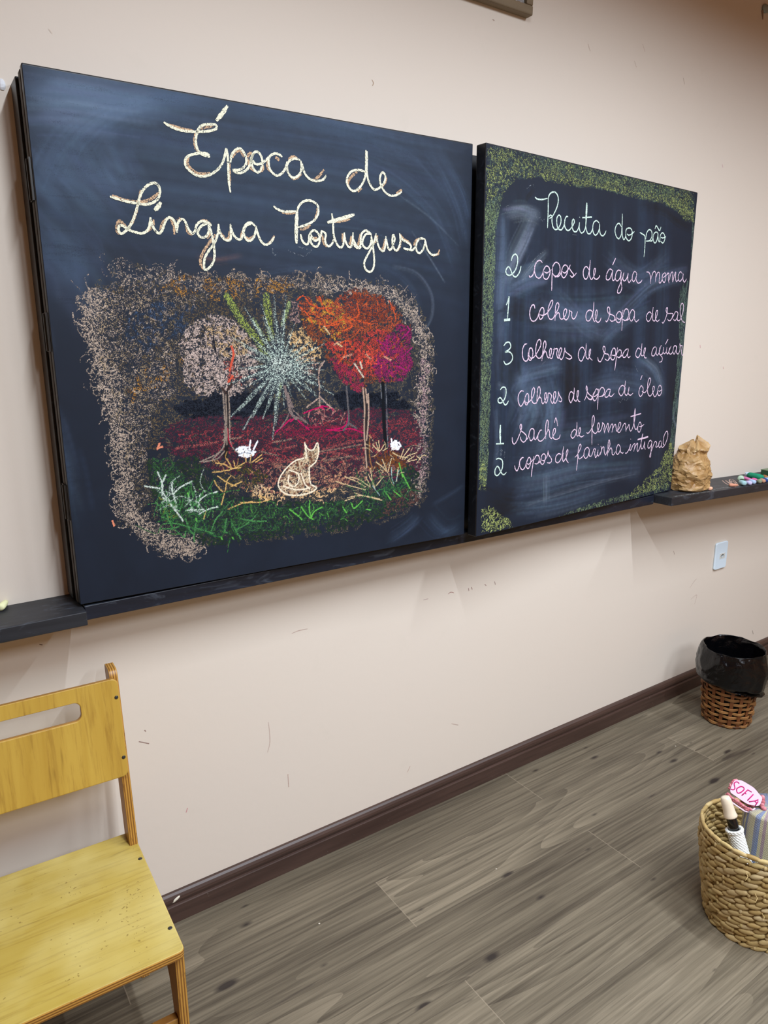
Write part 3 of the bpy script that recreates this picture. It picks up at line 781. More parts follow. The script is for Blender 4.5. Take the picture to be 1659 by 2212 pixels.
p 9307,1897 9343,1717 9465,1706 9604,1848 9691,2062 9643,2232 9543,2229 9429,2062 9423,1842 9495,1769
--
>erased_trace
f 711,2143 777,2347 901,2405 936,2225 951,2435 1066,2176 1081,2387'''
D1='''F 104/94/76 0.34 1.5 45 9 0.25 None|117,687 144,697 178,692 220,688 272,683 312,680 342,675 395,685 438,682 506,687 540,683 600,693 637,690 675,684 726,688 780,682 824,666 864,640 890,606 896,578 917,554 932,501 925,453 918,405 926,368 918,319 921,269 913,194 908,143 889,106 853,92 793,80 752,66 720,80 678,65 637,65 583,67 506,69 409,76 339,72 306,81 265,83 256,69 229,65 204,76 174,86 150,100 140,126 114,148 83,161 94,186 91,217 87,237 100,261 97,305 93,335 94,373 94,402 84,421 87,458 77,486 73,513 66,549 57,580 57,607 70,629 77,653 97,663 122,660
F 116/98/70 0.34 1.2 30 5 0.5 0.15|85,647 291,673 529,682 523,517 327,419 145,291 102,334 82,467 63,594
R 182/164/148 0.46 4.6 21 30 3.6 1.0|88,629 76,594 80,540 93,486 101,429 110,372 111,314 115,254 114,204 135,160 171,118 221,94 252,89
R 182/164/148 0.32 2.6 25 30 3.6 1.0|132,675 186,677 252,671 311,664 210,624 137,631 105,576 117,504 138,428 151,360 145,281
R 182/164/148 0.44 4.4 18 28 3.6 1.0|600,670 674,667 753,661 821,639 857,594 886,537 892,466 883,395 878,322 874,248 875,172 860,136
R 170/150/130 0.4 2.0 16 26 5 0.9|311,666 394,671 460,668 528,670 600,671
R 180/150/150 0.42 2.4 14 22 4 0.9|887,490 892,394 884,321 885,247 882,184
F 178/128/58 0.4 1.2 24 6 0.7 None|252,676 342,675 505,681 528,657 436,639 350,627 289,635 201,633 232,656
F 178/128/58 0.42 1.2 22 6 0.7 None|161,484 210,492 260,511 243,482 186,435 155,408 143,437
F 178/128/58 0.4 1.2 20 6 0.7 None|131,457 157,427 173,397 145,399
F 158/140/116 0.3 1.3 26 5 0.9 None|110,630 269,634 286,588 240,501 245,433 193,406 149,330 161,249 122,243 107,391 84,486 79,576
F 182/164/148 0.26 0.8 24 5 0.9 None|127,622 249,625 235,433 150,350 108,410 91,522
F 64/84/112 0.3 0.9 26 7 0.5 None|133,586 210,624 288,616 264,559 193,521 137,531
F 24/26/32 0.45 2.0 34 14 0.2 0.0|296,431 426,425 470,392 423,368 324,373 211,385 233,404
F 24/26/32 0.45 2.0 34 14 0.2 0.0|618,418 683,415 807,410 851,372 723,367 643,377
F 98/44/58 0.42 3.0 34 6 0.3 0.05|211,375 303,380 423,373 567,376 723,379 866,359 889,272 875,185 721,189 587,191 416,222 296,266 225,299 187,327
F 150/60/66 0.4 1.6 26 5 0.3 0.05|219,350 333,352 469,359 669,358 866,341 867,273 667,242 465,261 330,295
F 168/112/96 0.42 1.6 26 5 0.4 0.1|419,276 589,267 807,247 867,211 721,189 561,183 414,183 359,217
F 132/40/64 0.55 2.2 30 5 0.2 0.0|468,343 578,347 669,330 751,324 709,304 590,307 491,314
F 178/120/112 0.5 1.8 16 4 0.6 None|542,377 592,388 656,376 649,342 578,341 547,349
L 180/28/86 0.75 4.5|461,333 483,348 501,362
L 180/28/86 0.75 4.5|517,362 535,346 550,334
L 180/28/86 0.75 4.5|536,374 579,386 592,381
L 180/28/86 0.75 4.5|580,390 607,385 617,377
L 180/28/86 0.75 4.5|659,370 653,342 636,332 610,331
L 180/28/86 0.75 4.5|597,331 636,326 665,329 702,315
L 180/28/86 0.75 4.5|517,367 502,357
L 160/84/82 0.5 7|449,293 478,295 515,299
L 160/84/82 0.5 7|375,307 403,308
L 160/84/82 0.5 7|589,284 668,295 709,298
L 160/84/82 0.5 7|526,272 615,273 681,253
L 160/84/82 0.5 7|226,316 289,319 321,322
L 160/84/82 0.5 7|418,265 465,265 525,253
L 150/120/105 0.55 5|455,311 503,315
L 150/120/105 0.55 5|419,293 466,278
L 150/120/105 0.55 5|576,279 641,282 695,287
L 150/120/105 0.55 5|588,255 667,260
L 150/120/105 0.55 5|464,250 538,247 588,236
L 150/120/105 0.55 5|332,326 376,328
F 110/66/40 0.7 3 16 5 0.5 None|729,254 779,268 829,246 837,214 778,207 729,218
F 44/62/42 0.5 3.0 28 6 0.4 None|162,314 189,287 266,295 316,243 314,211 414,177 535,157 693,143 793,181 837,226 875,198 868,115 778,89 637,71 482,79 340,81 263,90 185,164 168,207
F 58/98/58 0.42 2.0 24 5 0.5 None|166,304 215,295 261,217 413,166 586,150 721,146 822,228 852,187 807,117 584,97 410,99 254,111 185,164
F 108/120/56 0.5 1.4 20 5 0.5 None|179,216 218,201 225,158 194,152
F 92/84/40 0.4 1.4 22 5 0.5 None|317,254 395,268 440,230 415,200 325,210
F 98/70/62 0.45 1.8 22 5 0.6 None|793,156 875,159 875,108 807,91 749,86
F 188/168/158 0.55 6 14 3.2 1.0 None|255,501 247,535 264,564 291,588 317,599 343,598 368,589 389,579 410,549 430,518 423,478 410,447 381,427 359,420 327,430 306,422 275,432 252,457
F 190/160/120 0.5 2 14 4 0.8 None|305,578 368,579 410,559 408,519 363,499 312,520
L 40/40/46 0.8 4|326,554 323,534 330,515
L 40/40/46 0.8 4|314,465 321,458
L 40/40/46 0.8 4|326,544 329,520
L 40/40/46 0.8 4|328,450 334,441
F 168/82/70 0.4 1.6 16 4 0.7 None|342,500 407,488 422,457 382,443 350,449
F 150/122/116 0.5 2.6 16 4 0.8 None|515,631 544,622 537,580 524,559 508,590
F 206/170/120 0.6 3.2 16 4 0.7 None|506,559 549,580 584,538 589,501 533,486 504,507
F 190/150/130 0.5 2.2 16 4 0.7 None|522,507 583,506 582,474 557,463 521,475
F 140/76/48 0.5 3.0 16 5 0.8 None|527,634 560,643 587,649 605,639 642,629 664,663 707,668 726,652 766,653 793,633 818,605 835,594 853,577 844,514 855,479 822,442 765,437 717,439 699,414 664,429 642,450 613,484 595,504 571,538 542,568 537,591
F 190/138/56 0.55 3.0 14 5 0.8 None|537,591 587,643 648,629 673,592 634,538 597,559 573,581
F 178/82/50 0.46 3.2 14 5 0.9 None|527,634 587,643 598,628 674,662 726,647 793,627 818,594 779,560 725,560 647,543 585,570
F 132/60/40 0.5 2.4 14 5 0.9 None|649,656 766,648 793,594 725,582 654,592
F 182/66/56 0.52 4.0 14 5 0.8 None|596,538 672,543 725,571 807,560 836,502 807,457 711,454 651,461
F 150/46/70 0.52 4.0 14 5 0.8 None|601,506 646,494 684,460 710,431 690,415 664,429 638,450
F 138/38/88 0.5 4.0 14 5 0.7 None|759,543 807,583 850,583 844,514 855,479 822,442 751,441 724,482 745,515
F 204/76/58 0.6 1.6 12 5 0.5 None|685,527 725,532 766,515 793,480 751,470 698,482
L 206/86/48 0.68 4|527,632 545,644 560,627 586,617 617,618
L 206/86/48 0.68 4|532,621 555,601 567,580
L 206/86/48 0.68 4|587,643 598,618 623,602
L 206/86/48 0.68 4|616,581 654,592 673,576 647,565
L 206/86/48 0.68 4|673,592 725,582
L 206/86/48 0.68 4|634,533 659,543 672,527
L 206/86/48 0.68 4|687,630 693,603 667,592
L 206/86/48 0.68 4|780,638 793,616 800,594
L 206/86/48 0.68 4|597,575 635,581
L 206/86/48 0.68 4|653,532 652,511 633,489
L 206/140/116 0.6 6|623,533 640,540
L 206/140/116 0.6 6|648,503 672,510
L 206/140/116 0.6 6|711,510 725,498
L 206/140/116 0.6 6|765,503 786,494
L 214/186/140 0.6 5|597,575 611,557
L 214/186/140 0.6 5|631,536 644,529
L 160/34/104 0.65 4.5|745,543 766,532
L 160/34/104 0.65 4.5|835,577 841,566 821,549
L 160/34/104 0.65 4.5|814,497 850,525
L 160/34/104 0.65 4.5|800,480 836,467
L 160/34/104 0.65 4.5|779,469 793,451
L 160/34/104 0.65 4.5|773,543 777,515
L 210/200/180 0.7 5|678,488 691,471 704,454
L 210/200/180 0.7 5|695,491 700,476
F 140/150/136 0.35 3 18 3 0.5 None|464,518 523,528 545,485 520,454 461,445 428,477
L 150/164/82 0.46 20|361,637 390,589 423,549 452,503
L 150/164/82 0.46 20|453,640 456,590 460,549
L 150/166/110 0.5 12|420,589 448,539
L 150/166/110 0.5 12|509,626 490,580
L 150/166/110 0.5 12|480,444 471,413 478,439
L 186/204/194 0.44 8.0|485,487 505,486
L 186/204/194 0.4 5.5|502,486 526,486
L 186/204/194 0.34 3.75|523,485 541,484
L 186/204/194 0.34 3.0|493,482 518,483
L 186/204/194 0.3 3.0|499,492 529,489
L 186/204/194 0.44 6.4|487,485 518,478
L 186/204/194 0.4 4.4|513,479 550,470
L 186/204/194 0.34 3.0|545,470 573,463
L 186/204/194 0.34 2.4|498,478 537,470
L 186/204/194 0.3 2.4|510,485 556,472
L 186/204/194 0.44 6.4|487,488 516,494
L 186/204/194 0.4 4.4|512,493 547,500
L 186/204/194 0.34 3.0|542,498 569,503
L 186/204/194 0.34 2.4|500,486 536,494
L 186/204/194 0.3 2.4|506,497 550,504
L 186/204/194 0.44 6.4|488,489 526,506
L 186/204/194 0.4 4.4|521,503 566,523
L 186/204/194 0.34 3.0|561,520 596,535
L 186/204/194 0.34 2.4|506,492 553,514
L 186/204/194 0.3 2.4|512,506 571,528
L 186/204/194 0.44 6.4|486,490 511,508
L 186/204/194 0.4 4.4|507,505 537,526
L 186/204/194 0.34 3.0|534,523 557,539
L 186/204/194 0.34 2.4|499,494 530,517
L 186/204/194 0.3 2.4|500,506 539,531
L 186/204/194 0.44 6.4|484,490 501,510
L 186/204/194 0.4 4.4|499,507 518,531
L 186/204/194 0.34 3.0|517,528 532,546
L 186/204/194 0.34 2.4|495,496 515,522
L 186/204/194 0.3 2.4|492,507 518,536
L 186/204/194 0.44 6.4|484,492 497,524
L 186/204/194 0.4 4.4|495,519 510,557
L 186/204/194 0.34 3.0|509,552 520,580
L 186/204/194 0.34 2.4|493,504 508,544
L 186/204/194 0.3 2.4|487,516 508,563
L 186/204/194 0.44 8.0|483,496 489,549
L 186/204/194 0.4 5.5|488,541 495,603
L 186/204/194 0.34 3.75|495,595 501,641
L 186/204/194 0.34 3.0|490,517 496,582
L 186/204/194 0.3 3.0|481,534 493,610
L 186/204/194 0.44 8.0|481,496 477,551
L 186/204/194 0.4 5.5|477,543 472,606
L 186/204/194 0.34 3.75|474,598 471,644
L 186/204/194 0.34 3.0|484,519 477,586
L 186/204/194 0.3 3.0|472,534 468,613
L 186/204/194 0.44 8.0|479,495 464,542
L 186/204/194 0.4 5.5|466,535 449,589
L 186/204/194 0.34 3.75|452,583 439,623
L 186/204/194 0.34 3.0|477,516 458,573
L 186/204/194 0.3 3.0|463,527 443,595
L 186/204/194 0.44 8.0|476,495 447,540
L 186/204/194 0.4 5.5|451,533 418,585
L 186/204/194 0.34 3.75|423,579 399,616
L 186/204/194 0.34 3.0|468,516 432,570
L 186/204/194 0.3 3.0|451,524 412,589
L 186/204/194 0.44 6.4|477,491 453,514
L 186/204/194 0.4 4.4|457,510 429,537
L 186/204/194 0.34 3.0|433,534 413,553
L 186/204/194 0.34 2.4|471,503 441,530
L 186/204/194 0.3 2.4|456,503 423,538
L 186/204/194 0.44 8.0|474,491 435,512
L 186/204/194 0.4 5.5|441,509 396,534
L 186/204/194 0.34 3.75|402,532 369,550
L 186/204/194 0.34 3.0|460,503 412,529
L 186/204/194 0.3 3.0|443,502 388,534
L 186/204/194 0.44 6.4|476,488 447,498
L 186/204/194 0.4 4.4|451,496 417,507
L 186/204/194 0.34 3.0|422,507 397,514
L 186/204/194 0.34 2.4|466,496 429,506
L 186/204/194 0.3 2.4|453,490 412,505
L 186/204/194 0.44 8.0|475,486 440,485
L 186/204/194 0.4 5.5|445,485 405,483
L 186/204/194 0.34 3.75|410,485 380,483
L 186/204/194 0.34 3.0|460,490 418,487
L 186/204/194 0.3 3.0|450,480 400,480
L 186/204/194 0.44 8.0|473,484 429,471
L 186/204/194 0.4 5.5|435,473 384,457
L 186/204/194 0.34 3.75|390,460 353,449
L 186/204/194 0.34 3.0|454,483 400,465
L 186/204/194 0.3 3.0|444,470 379,452
L 186/204/194 0.44 6.4|476,484 445,468
L 186/204/194 0.4 4.4|450,470 414,451
L 186/204/194 0.34 3.0|418,454 392,440
L 186/204/194 0.34 2.4|461,481 424,460
L 186/204/194 0.3 2.4|457,468 412,446
L 186/204/194 0.44 9.600000000000001|473,479 427,439
L 186/204/194 0.4 6.6000000000000005|433,444 380,397
L 186/204/194 0.34 4.5|386,404 346,369
L 186/204/194 0.34 3.5999999999999996|451,465 395,415
L 186/204/194 0.3 3.5999999999999996|444,447 375,389
L 186/204/194 0.44 9.600000000000001|475,478 442,430
L 186/204/194 0.4 6.6000000000000005|447,437 408,380
L 186/204/194 0.34 4.5|412,388 383,346
L 186/204/194 0.34 3.5999999999999996|458,460 418,400
L 186/204/194 0.3 3.5999999999999996|457,441 406,371
L 186/204/194 0.44 8.0|479,479 462,439
L 186/204/194 0.4 5.5|465,445 445,398
L 186/204/194 0.34 3.75|447,404 432,368
L 186/204/194 0.34 3.0|467,464 448,414
L 186/204/194 0.3 3.0|472,449 446,390
L 186/204/194 0.44 8.0|480,477 471,420
L 186/204/194 0.4 5.5|472,428 461,361
L 186/204/194 0.34 3.75|462,369 454,318
L 186/204/194 0.34 3.0|472,454 461,383
L 186/204/194 0.3 3.0|479,436 464,351
L 186/204/194 0.44 6.4|482,481 484,449
L 186/204/194 0.4 4.4|484,454 487,415
L 186/204/194 0.34 3.0|485,420 487,391
L 186/204/194 0.34 2.4|478,467 482,428
L 186/204/194 0.3 2.4|489,459 491,411
L 186/204/194 0.44 6.4|483,482 491,459
L 186/204/194 0.4 4.4|490,462 500,434
L 186/204/194 0.34 3.0|498,437 506,416
L 186/204/194 0.34 2.4|482,471 494,442
L 186/204/194 0.3 2.4|495,467 505,431
L 186/204/194 0.44 6.4|485,482 506,456
L 186/204/194 0.4 4.4|503,460 528,429
L 186/204/194 0.34 3.0|524,432 544,408
L 186/204/194 0.34 2.4|490,469 517,437
L 186/204/194 0.3 2.4|505,467 535,427
L 186/204/194 0.44 8.0|488,482 524,453
L 186/204/194 0.4 5.5|518,457 562,422
L 186/204/194 0.34 3.75|555,426 589,399
L 186/204/194 0.34 3.0|499,467 545,431
L 186/204/194 0.3 3.0|517,465 570,420
L 186/204/194 0.44 8.0|489,483 535,459
L 186/204/194 0.4 5.5|528,463 583,435
L 186/204/194 0.34 3.75|576,437 619,415
L 186/204/194 0.34 3.0|505,469 563,441
L 186/204/194 0.3 3.0|524,471 592,434
L 186/204/194 0.44 6.4|488,484 525,471
L 186/204/194 0.4 4.4|520,473 565,457
L 186/204/194 0.34 3.0|559,458 593,446
L 186/204/194 0.34 2.4|501,475 549,459
L 186/204/194 0.3 2.4|516,480 572,458
L 186/204/194 0.44 6.4|488,487 524,489
L 186/204/194 0.4 4.4|518,489 562,491
L 186/204/194 0.34 3.0|556,490 590,492
L 186/204/194 0.34 2.4|503,484 548,487
L 186/204/194 0.3 2.4|513,494 567,495
L 186/204/194 0.44 6.4|488,486 526,482
L 186/204/194 0.4 4.4|520,483 566,478
L 186/204/194 0.34 3.0|560,478 595,474
L 186/204/194 0.34 2.4|503,480 551,476
L 186/204/194 0.3 2.4|515,489 572,481
F 196/208/198 0.5 5 9 4 0.9 None|461,503 493,513 512,491 499,470 473,464 458,477
L 38/34/34 0.85 12|348,429 345,377 343,325 337,289
L 150/134/122 0.7 4|340,434 340,398 340,347 336,315 319,296 292,286 278,281
L 150/134/122 0.7 4|353,431 352,377 350,325 358,303 374,289
L 150/134/122 0.7 4|346,429 344,357 342,315
L 150/134/122 0.7 4|286,280 319,285 335,300
L 150/134/122 0.7 4|337,347 334,310 308,286
L 198/84/64 0.9 6|365,531 369,514 363,494 358,479
L 198/84/64 0.9 6|364,467 354,454
L 60/48/46 0.9 7|361,449 351,437
L 60/48/46 0.9 7|339,441 346,429
L 180/30/60 0.7 3|346,351 347,325 353,309
L 128/112/108 0.7 9|489,439 497,406 503,379 517,362
L 128/112/108 0.7 9|495,423 508,390
L 128/112/108 0.7 4|508,384 527,367 546,349
L 128/112/108 0.7 4|500,379 491,363 475,343
L 128/112/108 0.7 4|517,367 541,353
L 176/150/136 0.65 5|587,490 579,463 581,430 580,408
L 176/150/136 0.65 5|580,410 562,398 545,388
L 176/150/136 0.65 5|583,410 599,394 612,384
L 176/150/136 0.65 5|580,406 580,390
L 176/150/136 0.65 5|595,495 579,474
L 94/90/92 0.8 6|655,433 658,393 660,359 658,338
L 94/90/92 0.8 6|658,342 645,326
L 94/90/92 0.8 6|661,342 682,329
L 50/44/44 0.85 13|707,420 709,356 711,286 712,232
L 176/150/132 0.8 5|702,428 706,379 704,321 708,262 711,226
L 176/150/132 0.8 5|717,413 718,356 711,297
L 176/150/132 0.8 5|710,425 714,391
L 140/96/60 0.7 5|721,309 719,261 726,219 715,228
L 26/28/32 0.9 12|760,437 762,377 765,317 770,271
L 110/112/118 0.7 3|769,435 772,376 773,317 776,274
L 110/112/118 0.7 3|754,435 757,400
F 214/176/130 0.72 2.2 9 4 1.2 None|392,208 463,205 523,185 587,186 646,185 586,162 510,170 437,172 397,185
F 190/140/110 0.55 2.4 8 4 1.2 None|537,220 640,221 666,195 613,177 548,184
F 214/186/150 0.72 4 7 3 1.2 None|408,222 428,220 436,192 409,189 398,199
L 206/168/104 0.82 3.4|313,275 334,270 350,259 372,259
L 206/168/104 0.82 3.4|350,258 345,272 340,283
L 206/168/104 0.82 3.4|359,258 356,276
L 206/168/104 0.82 3.4|355,258 382,269
L 206/168/104 0.82 3.4|304,255 328,255 350,257
L 206/168/104 0.82 3.4|386,271 385,285
L 206/168/104 0.82 3.4|395,268 399,287
L 206/168/104 0.82 3.4|401,269 425,284
L 206/168/104 0.82 3.4|409,268 426,276
L 206/168/104 0.82 3.4|308,235 315,220 330,207 337,230 347,242
L 206/168/104 0.82 3.4|316,245 337,228 359,217
L 206/168/104 0.82 3.4|348,218 373,226
L 206/168/104 0.82 3.4|368,177 414,172 443,176
L 206/168/104 0.82 3.4|414,188 437,177
L 206/168/104 0.82 3.4|330,204 321,178
L 206/168/104 0.82 3.4|336,165 368,174 396,176
L 206/168/104 0.82 3.4|278,151 284,166
L 206/182/140 0.82 3.2|729,284 743,269 750,265
L 206/182/140 0.82 3.2|739,289 747,267
L 206/182/140 0.82 3.2|747,292 750,267
L 206/182/140 0.82 3.2|764,281 753,267
L 206/182/140 0.82 3.2|773,271 759,265
L 206/182/140 0.82 3.2|790,258 810,247 837,241
L 206/182/140 0.82 3.2|825,264 815,241
L 206/182/140 0.82 3.2|844,265 825,246 822,238
L 206/182/140 0.82 3.2|867,251 837,245 828,237
L 206/182/140 0.82 3.2|859,243 837,232
L 206/182/140 0.82 3.2|867,233 840,230
L 206/182/140 0.82 3.2|739,238 757,224 773,208
L 206/182/140 0.82 3.2|786,243 775,208
L 206/182/140 0.82 3.2|758,243 771,214
L 206/182/140 0.82 3.2|807,217 802,180
L 206/182/140 0.82 3.2|715,208 730,182 735,169
L 206/182/140 0.82 3.2|761,197 738,175
L 206/182/140 0.82 3.2|708,202 721,177
L 206/182/140 0.82 3.2|722,223 728,182
L 206/182/140 0.82 3.2|660,207 687,198 707,184 721,174
L 206/182/140 0.82 3.2|646,209 680,193 707,176
L 206/182/140 0.82 3.2|620,200 653,187 707,168
L 206/182/140 0.82 3.2|652,154 693,155 749,139
L 206/182/140 0.82 3.2|673,164 707,151 756,135
L 206/182/140 0.82 3.2|645,147 672,152
L 206/182/140 0.82 3.2|867,242 879,232
L 206/182/140 0.82 3.2|867,223 885,241 897,241
L 206/220/208 0.72 4.2|183,267 191,241 191,220 203,203
L 206/220/208 0.72 4.2|200,259 190,238 189,215
L 206/220/208 0.72 4.2|153,240 185,231
L 206/220/208 0.72 4.2|213,241 211,223 216,202 219,185
L 206/220/208 0.72 4.2|257,239 230,229 215,217
L 206/220/208 0.72 4.2|203,203 209,187 221,169 230,152
L 206/220/208 0.72 4.2|190,210 202,198 215,186
L 206/220/208 0.72 4.2|248,176 259,186 287,204 314,209
L 206/220/208 0.72 4.2|273,207 267,179
L 206/220/208 0.72 4.2|268,163 290,171 312,174
L 206/220/208 0.72 4.2|239,175 279,172
L 76/134/78 0.7 4|187,200 195,173 204,145 218,127 231,114 234,127
L 76/134/78 0.7 4|186,151 209,150 234,140 255,130
L 76/134/78 0.7 4|179,141 203,138 219,140
L 76/134/78 0.7 4|245,177 264,190 282,215
L 76/134/78 0.7 4|236,157 244,129 254,116
L 76/134/78 0.7 4|255,132 276,124 297,113
L 76/134/78 0.7 4|292,116 304,142 322,161
L 76/134/78 0.7 4|262,153 252,111 253,100
L 76/134/78 0.7 4|332,143 325,117 330,110
L 76/134/78 0.7 4|343,131 358,101 363,89
L 76/134/78 0.7 4|406,142 382,125 353,113
L 76/134/78 0.7 4|429,124 394,129 366,139
L 76/134/78 0.7 4|244,198 250,218
L 76/134/78 0.7 4|261,217 250,187
L 100/180/76 0.8 4|491,145 509,129 523,115
L 100/180/76 0.8 4|547,161 544,138 549,116
L 100/180/76 0.8 4|579,139 557,130 549,116
L 100/180/76 0.8 4|522,147 540,121 554,111
L 100/180/76 0.8 4|638,132 649,115
L 100/180/76 0.8 4|665,137 672,124 696,140
L 100/180/76 0.8 4|707,117 721,113
L 100/180/76 0.8 4|793,156 815,138
L 100/180/76 0.8 4|764,159 785,132
L 100/180/76 0.8 4|245,214 247,206
L 100/180/76 0.8 4|259,154 261,148
L 100/180/76 0.8 4|318,96 316,101
L 100/180/76 0.8 4|343,97 346,91
L 100/180/76 0.8 4|822,197 845,156
L 100/180/76 0.8 4|810,229 822,190
L 150/180/176 0.75 3|786,219 787,194 793,175
L 150/180/176 0.75 3|800,180 810,210
L 150/180/176 0.75 3|728,176 749,149
F 120/80/62 0.75 5 14 5 0.5 None|537,303 544,285 560,284 572,301 576,279 568,256 553,244 547,228 554,201 566,187 553,179 529,175 500,178 479,186 466,199 463,212 471,227 491,247 513,261 532,266
F 214/192/158 0.44 7 10 3 0.8 None|537,303 544,285 560,284 572,301 576,279 568,256 553,244 547,228 554,201 566,187 553,179 529,175 500,178 479,186 466,199 463,212 471,227 491,247 513,261 532,266
L 240/226/200 0.92 4|537,303 541,271 538,266
L 240/226/200 0.92 4|537,303 546,287 560,285 571,301 574,279 567,257 558,249 547,242
L 240/226/200 0.92 4|533,266 513,263 491,250 471,229 464,210 469,196 483,184 503,178 529,177 553,181 566,190 551,200 547,219 547,240
L 240/226/200 0.92 4|494,241 518,228 514,205 499,201 490,214 493,229
L 240/226/200 0.92 4|525,230 534,203 546,190
L 240/226/200 0.92 4|477,204 511,191 548,191
L 120/90/70 0.85 3|549,282 556,270
L 120/90/70 0.85 3|559,281 561,266 555,258
L 120/90/70 0.85 3|512,223 499,217
L 120/90/70 0.85 3|524,224 531,200
F 236/240/248 0.92 14 7 4 0.6 None|361,303 375,308 390,306 403,297 410,293 405,284 387,281 369,287
L 236/240/248 0.95 5|395,300 399,319
L 236/240/248 0.95 5|406,299 416,316
L 236/240/248 0.95 5|397,293 410,292
L 236/240/248 0.95 5|786,294 790,272
L 236/240/248 0.95 5|797,289 804,268
L 236/240/248 0.95 5|810,283 816,272
L 90/100/120 0.7 2|368,291 385,292 396,289
L 90/100/120 0.7 2|391,298 402,293
F 236/240/248 0.92 14 6 3 0.8 None|781,282 800,291 816,277 810,263 787,265
L 226/140/110 0.9 5|192,329 186,317
L 226/140/110 0.9 5|188,319 197,321
L 226/140/110 0.9 5|81,173 83,162
L 58/116/62 0.55 3|210,158 198,176 197,199
L 58/116/62 0.55 3|181,215 187,228 186,243
L 58/116/62 0.55 3|365,145 376,163 373,188
L 58/116/62 0.55 3|193,152 207,168 210,192
L 58/116/62 0.55 3|300,196 301,212 289,226
L 58/116/62 0.55 3|168,132 147,143 128,157
L 58/116/62 0.55 3|303,106 286,117 279,137
L 58/116/62 0.55 3|350,104 357,117 365,129
L 58/116/62 0.55 3|358,150 350,169 336,183
L 58/116/62 0.55 3|240,174 222,191 198,200
L 58/116/62 0.55 3|297,107 319,104 326,137
L 58/116/62 0.55 3|193,129 212,124 232,125
L 58/116/62 0.55 3|308,179 316,193 313,210
L 58/116/62 0.55 3|174,133 184,153 193,174
L 58/116/62 0.55 3|247,194 239,217 259,240
L 58/116/62 0.55 3|172,157 187,160 204,158
L 58/116/62 0.55 3|337,95 333,79 329,63
L 58/116/62 0.55 3|179,157 188,171 198,184
L 58/116/62 0.55 3|287,188 303,186 319,178
L 58/116/62 0.55 3|355,101 343,119 342,141
L 58/116/62 0.55 3|290,142 269,159 244,166
L 58/116/62 0.55 3|264,163 264,179 255,194
L 58/116/62 0.55 3|361,139 360,159 358,177
L 58/116/62 0.55 3|281,202 273,212 260,214
L 58/116/62 0.55 3|288,156 283,178 265,196
L 58/116/62 0.55 3|313,198 338,207 367,206
L 58/116/62 0.55 3|214,167 205,182 193,194
L 58/116/62 0.55 3|225,174 218,190 206,202
L 58/116/62 0.55 3|321,196 306,205 289,205
L 58/116/62 0.55 3|205,133 207,151 217,166
L 58/116/62 0.55 3|305,191 299,215 306,240
L 58/116/62 0.55 3|247,122 256,141 275,152
L 58/116/62 0.55 3|341,150 344,169 354,188
L 58/116/62 0.55 3|199,133 204,147 204,163
L 84/146/84 0.5 2.6|282,159 286,174 281,189
L 84/146/84 0.5 2.6|206,161 205,181 218,198
L 84/146/84 0.5 2.6|226,179 231,190 234,203
L 84/146/84 0.5 2.6|301,143 323,163 345,184
L 84/146/84 0.5 2.6|301,179 302,204 272,220
L 84/146/84 0.5 2.6|241,184 237,197 240,211
L 84/146/84 0.5 2.6|250,182 255,211 253,239
L 84/146/84 0.5 2.6|264,146 285,152 297,177
L 84/146/84 0.5 2.6|167,169 175,191 194,206
L 84/146/84 0.5 2.6|240,176 256,186 267,202
L 84/146/84 0.5 2.6|200,158 184,167 169,178
L 84/146/84 0.5 2.6|194,176 200,201 197,229
L 84/146/84 0.5 2.6|298,148 301,172 301,196
L 84/146/84 0.5 2.6|292,190 291,212 303,232
L 84/146/84 0.5 2.6|225,175 226,189 227,202
L 84/146/84 0.5 2.6|185,199 211,192 229,164
L 84/146/84 0.5 2.6|178,180 175,198 182,217
L 84/146/84 0.5 2.6|258,165 254,183 256,202
L 84/146/84 0.5 2.6|183,176 182,190 173,203
L 84/146/84 0.5 2.6|191,185 177,198 156,199
L 84/146/84 0.5 2.6|281,160 269,179 264,201
L 84/146/84 0.5 2.6|266,173 263,190 248,203
L 176/196/180 0.45 2.6|236,183 251,196 268,204
L 176/196/180 0.45 2.6|275,165 252,178 247,209
L 176/196/180 0.45 2.6|207,200 227,209 252,197
L 176/196/180 0.45 2.6|277,173 264,192 238,197
L 176/196/180 0.45 2.6|188,196 201,216 212,237
L 176/196/180 0.45 2.6|184,221 198,223 212,212
L 176/196/180 0.45 2.6|179,183 200,191 223,176
L 176/196/180 0.45 2.6|270,165 258,171 245,169
L 176/196/180 0.45 2.6|263,189 263,215 255,239
L 176/196/180 0.45 2.6|285,211 275,236 285,264
L 176/196/180 0.45 2.6|206,214 208,239 231,255
L 176/196/180 0.45 2.6|221,203 212,220 210,239
L 176/196/180 0.45 2.6|186,200 205,214 221,231
L 176/196/180 0.45 2.6|195,188 197,209 179,228
L 86/152/70 0.5 2.6|516,126 519,133 520,141
L 86/152/70 0.5 2.6|591,106 581,117 571,126
L 86/152/70 0.5 2.6|438,153 440,161 451,164
L 86/152/70 0.5 2.6|449,134 456,144 462,154
L 86/152/70 0.5 2.6|497,121 494,129 488,136
L 86/152/70 0.5 2.6|395,149 392,159 393,169
L 86/152/70 0.5 2.6|473,128 484,128 491,112
L 86/152/70 0.5 2.6|549,130 557,138 552,152
L 86/152/70 0.5 2.6|516,124 523,135 521,149
L 86/152/70 0.5 2.6|653,117 654,130 663,141
L 86/152/70 0.5 2.6|570,106 573,114 572,123
L 86/152/70 0.5 2.6|457,153 451,167 431,171
L 86/152/70 0.5 2.6|454,127 451,139 457,152
L 86/152/70 0.5 2.6|412,163 415,172 414,181
L 86/152/70 0.5 2.6|544,122 550,130 557,138
L 86/152/70 0.5 2.6|518,145 507,146 498,139
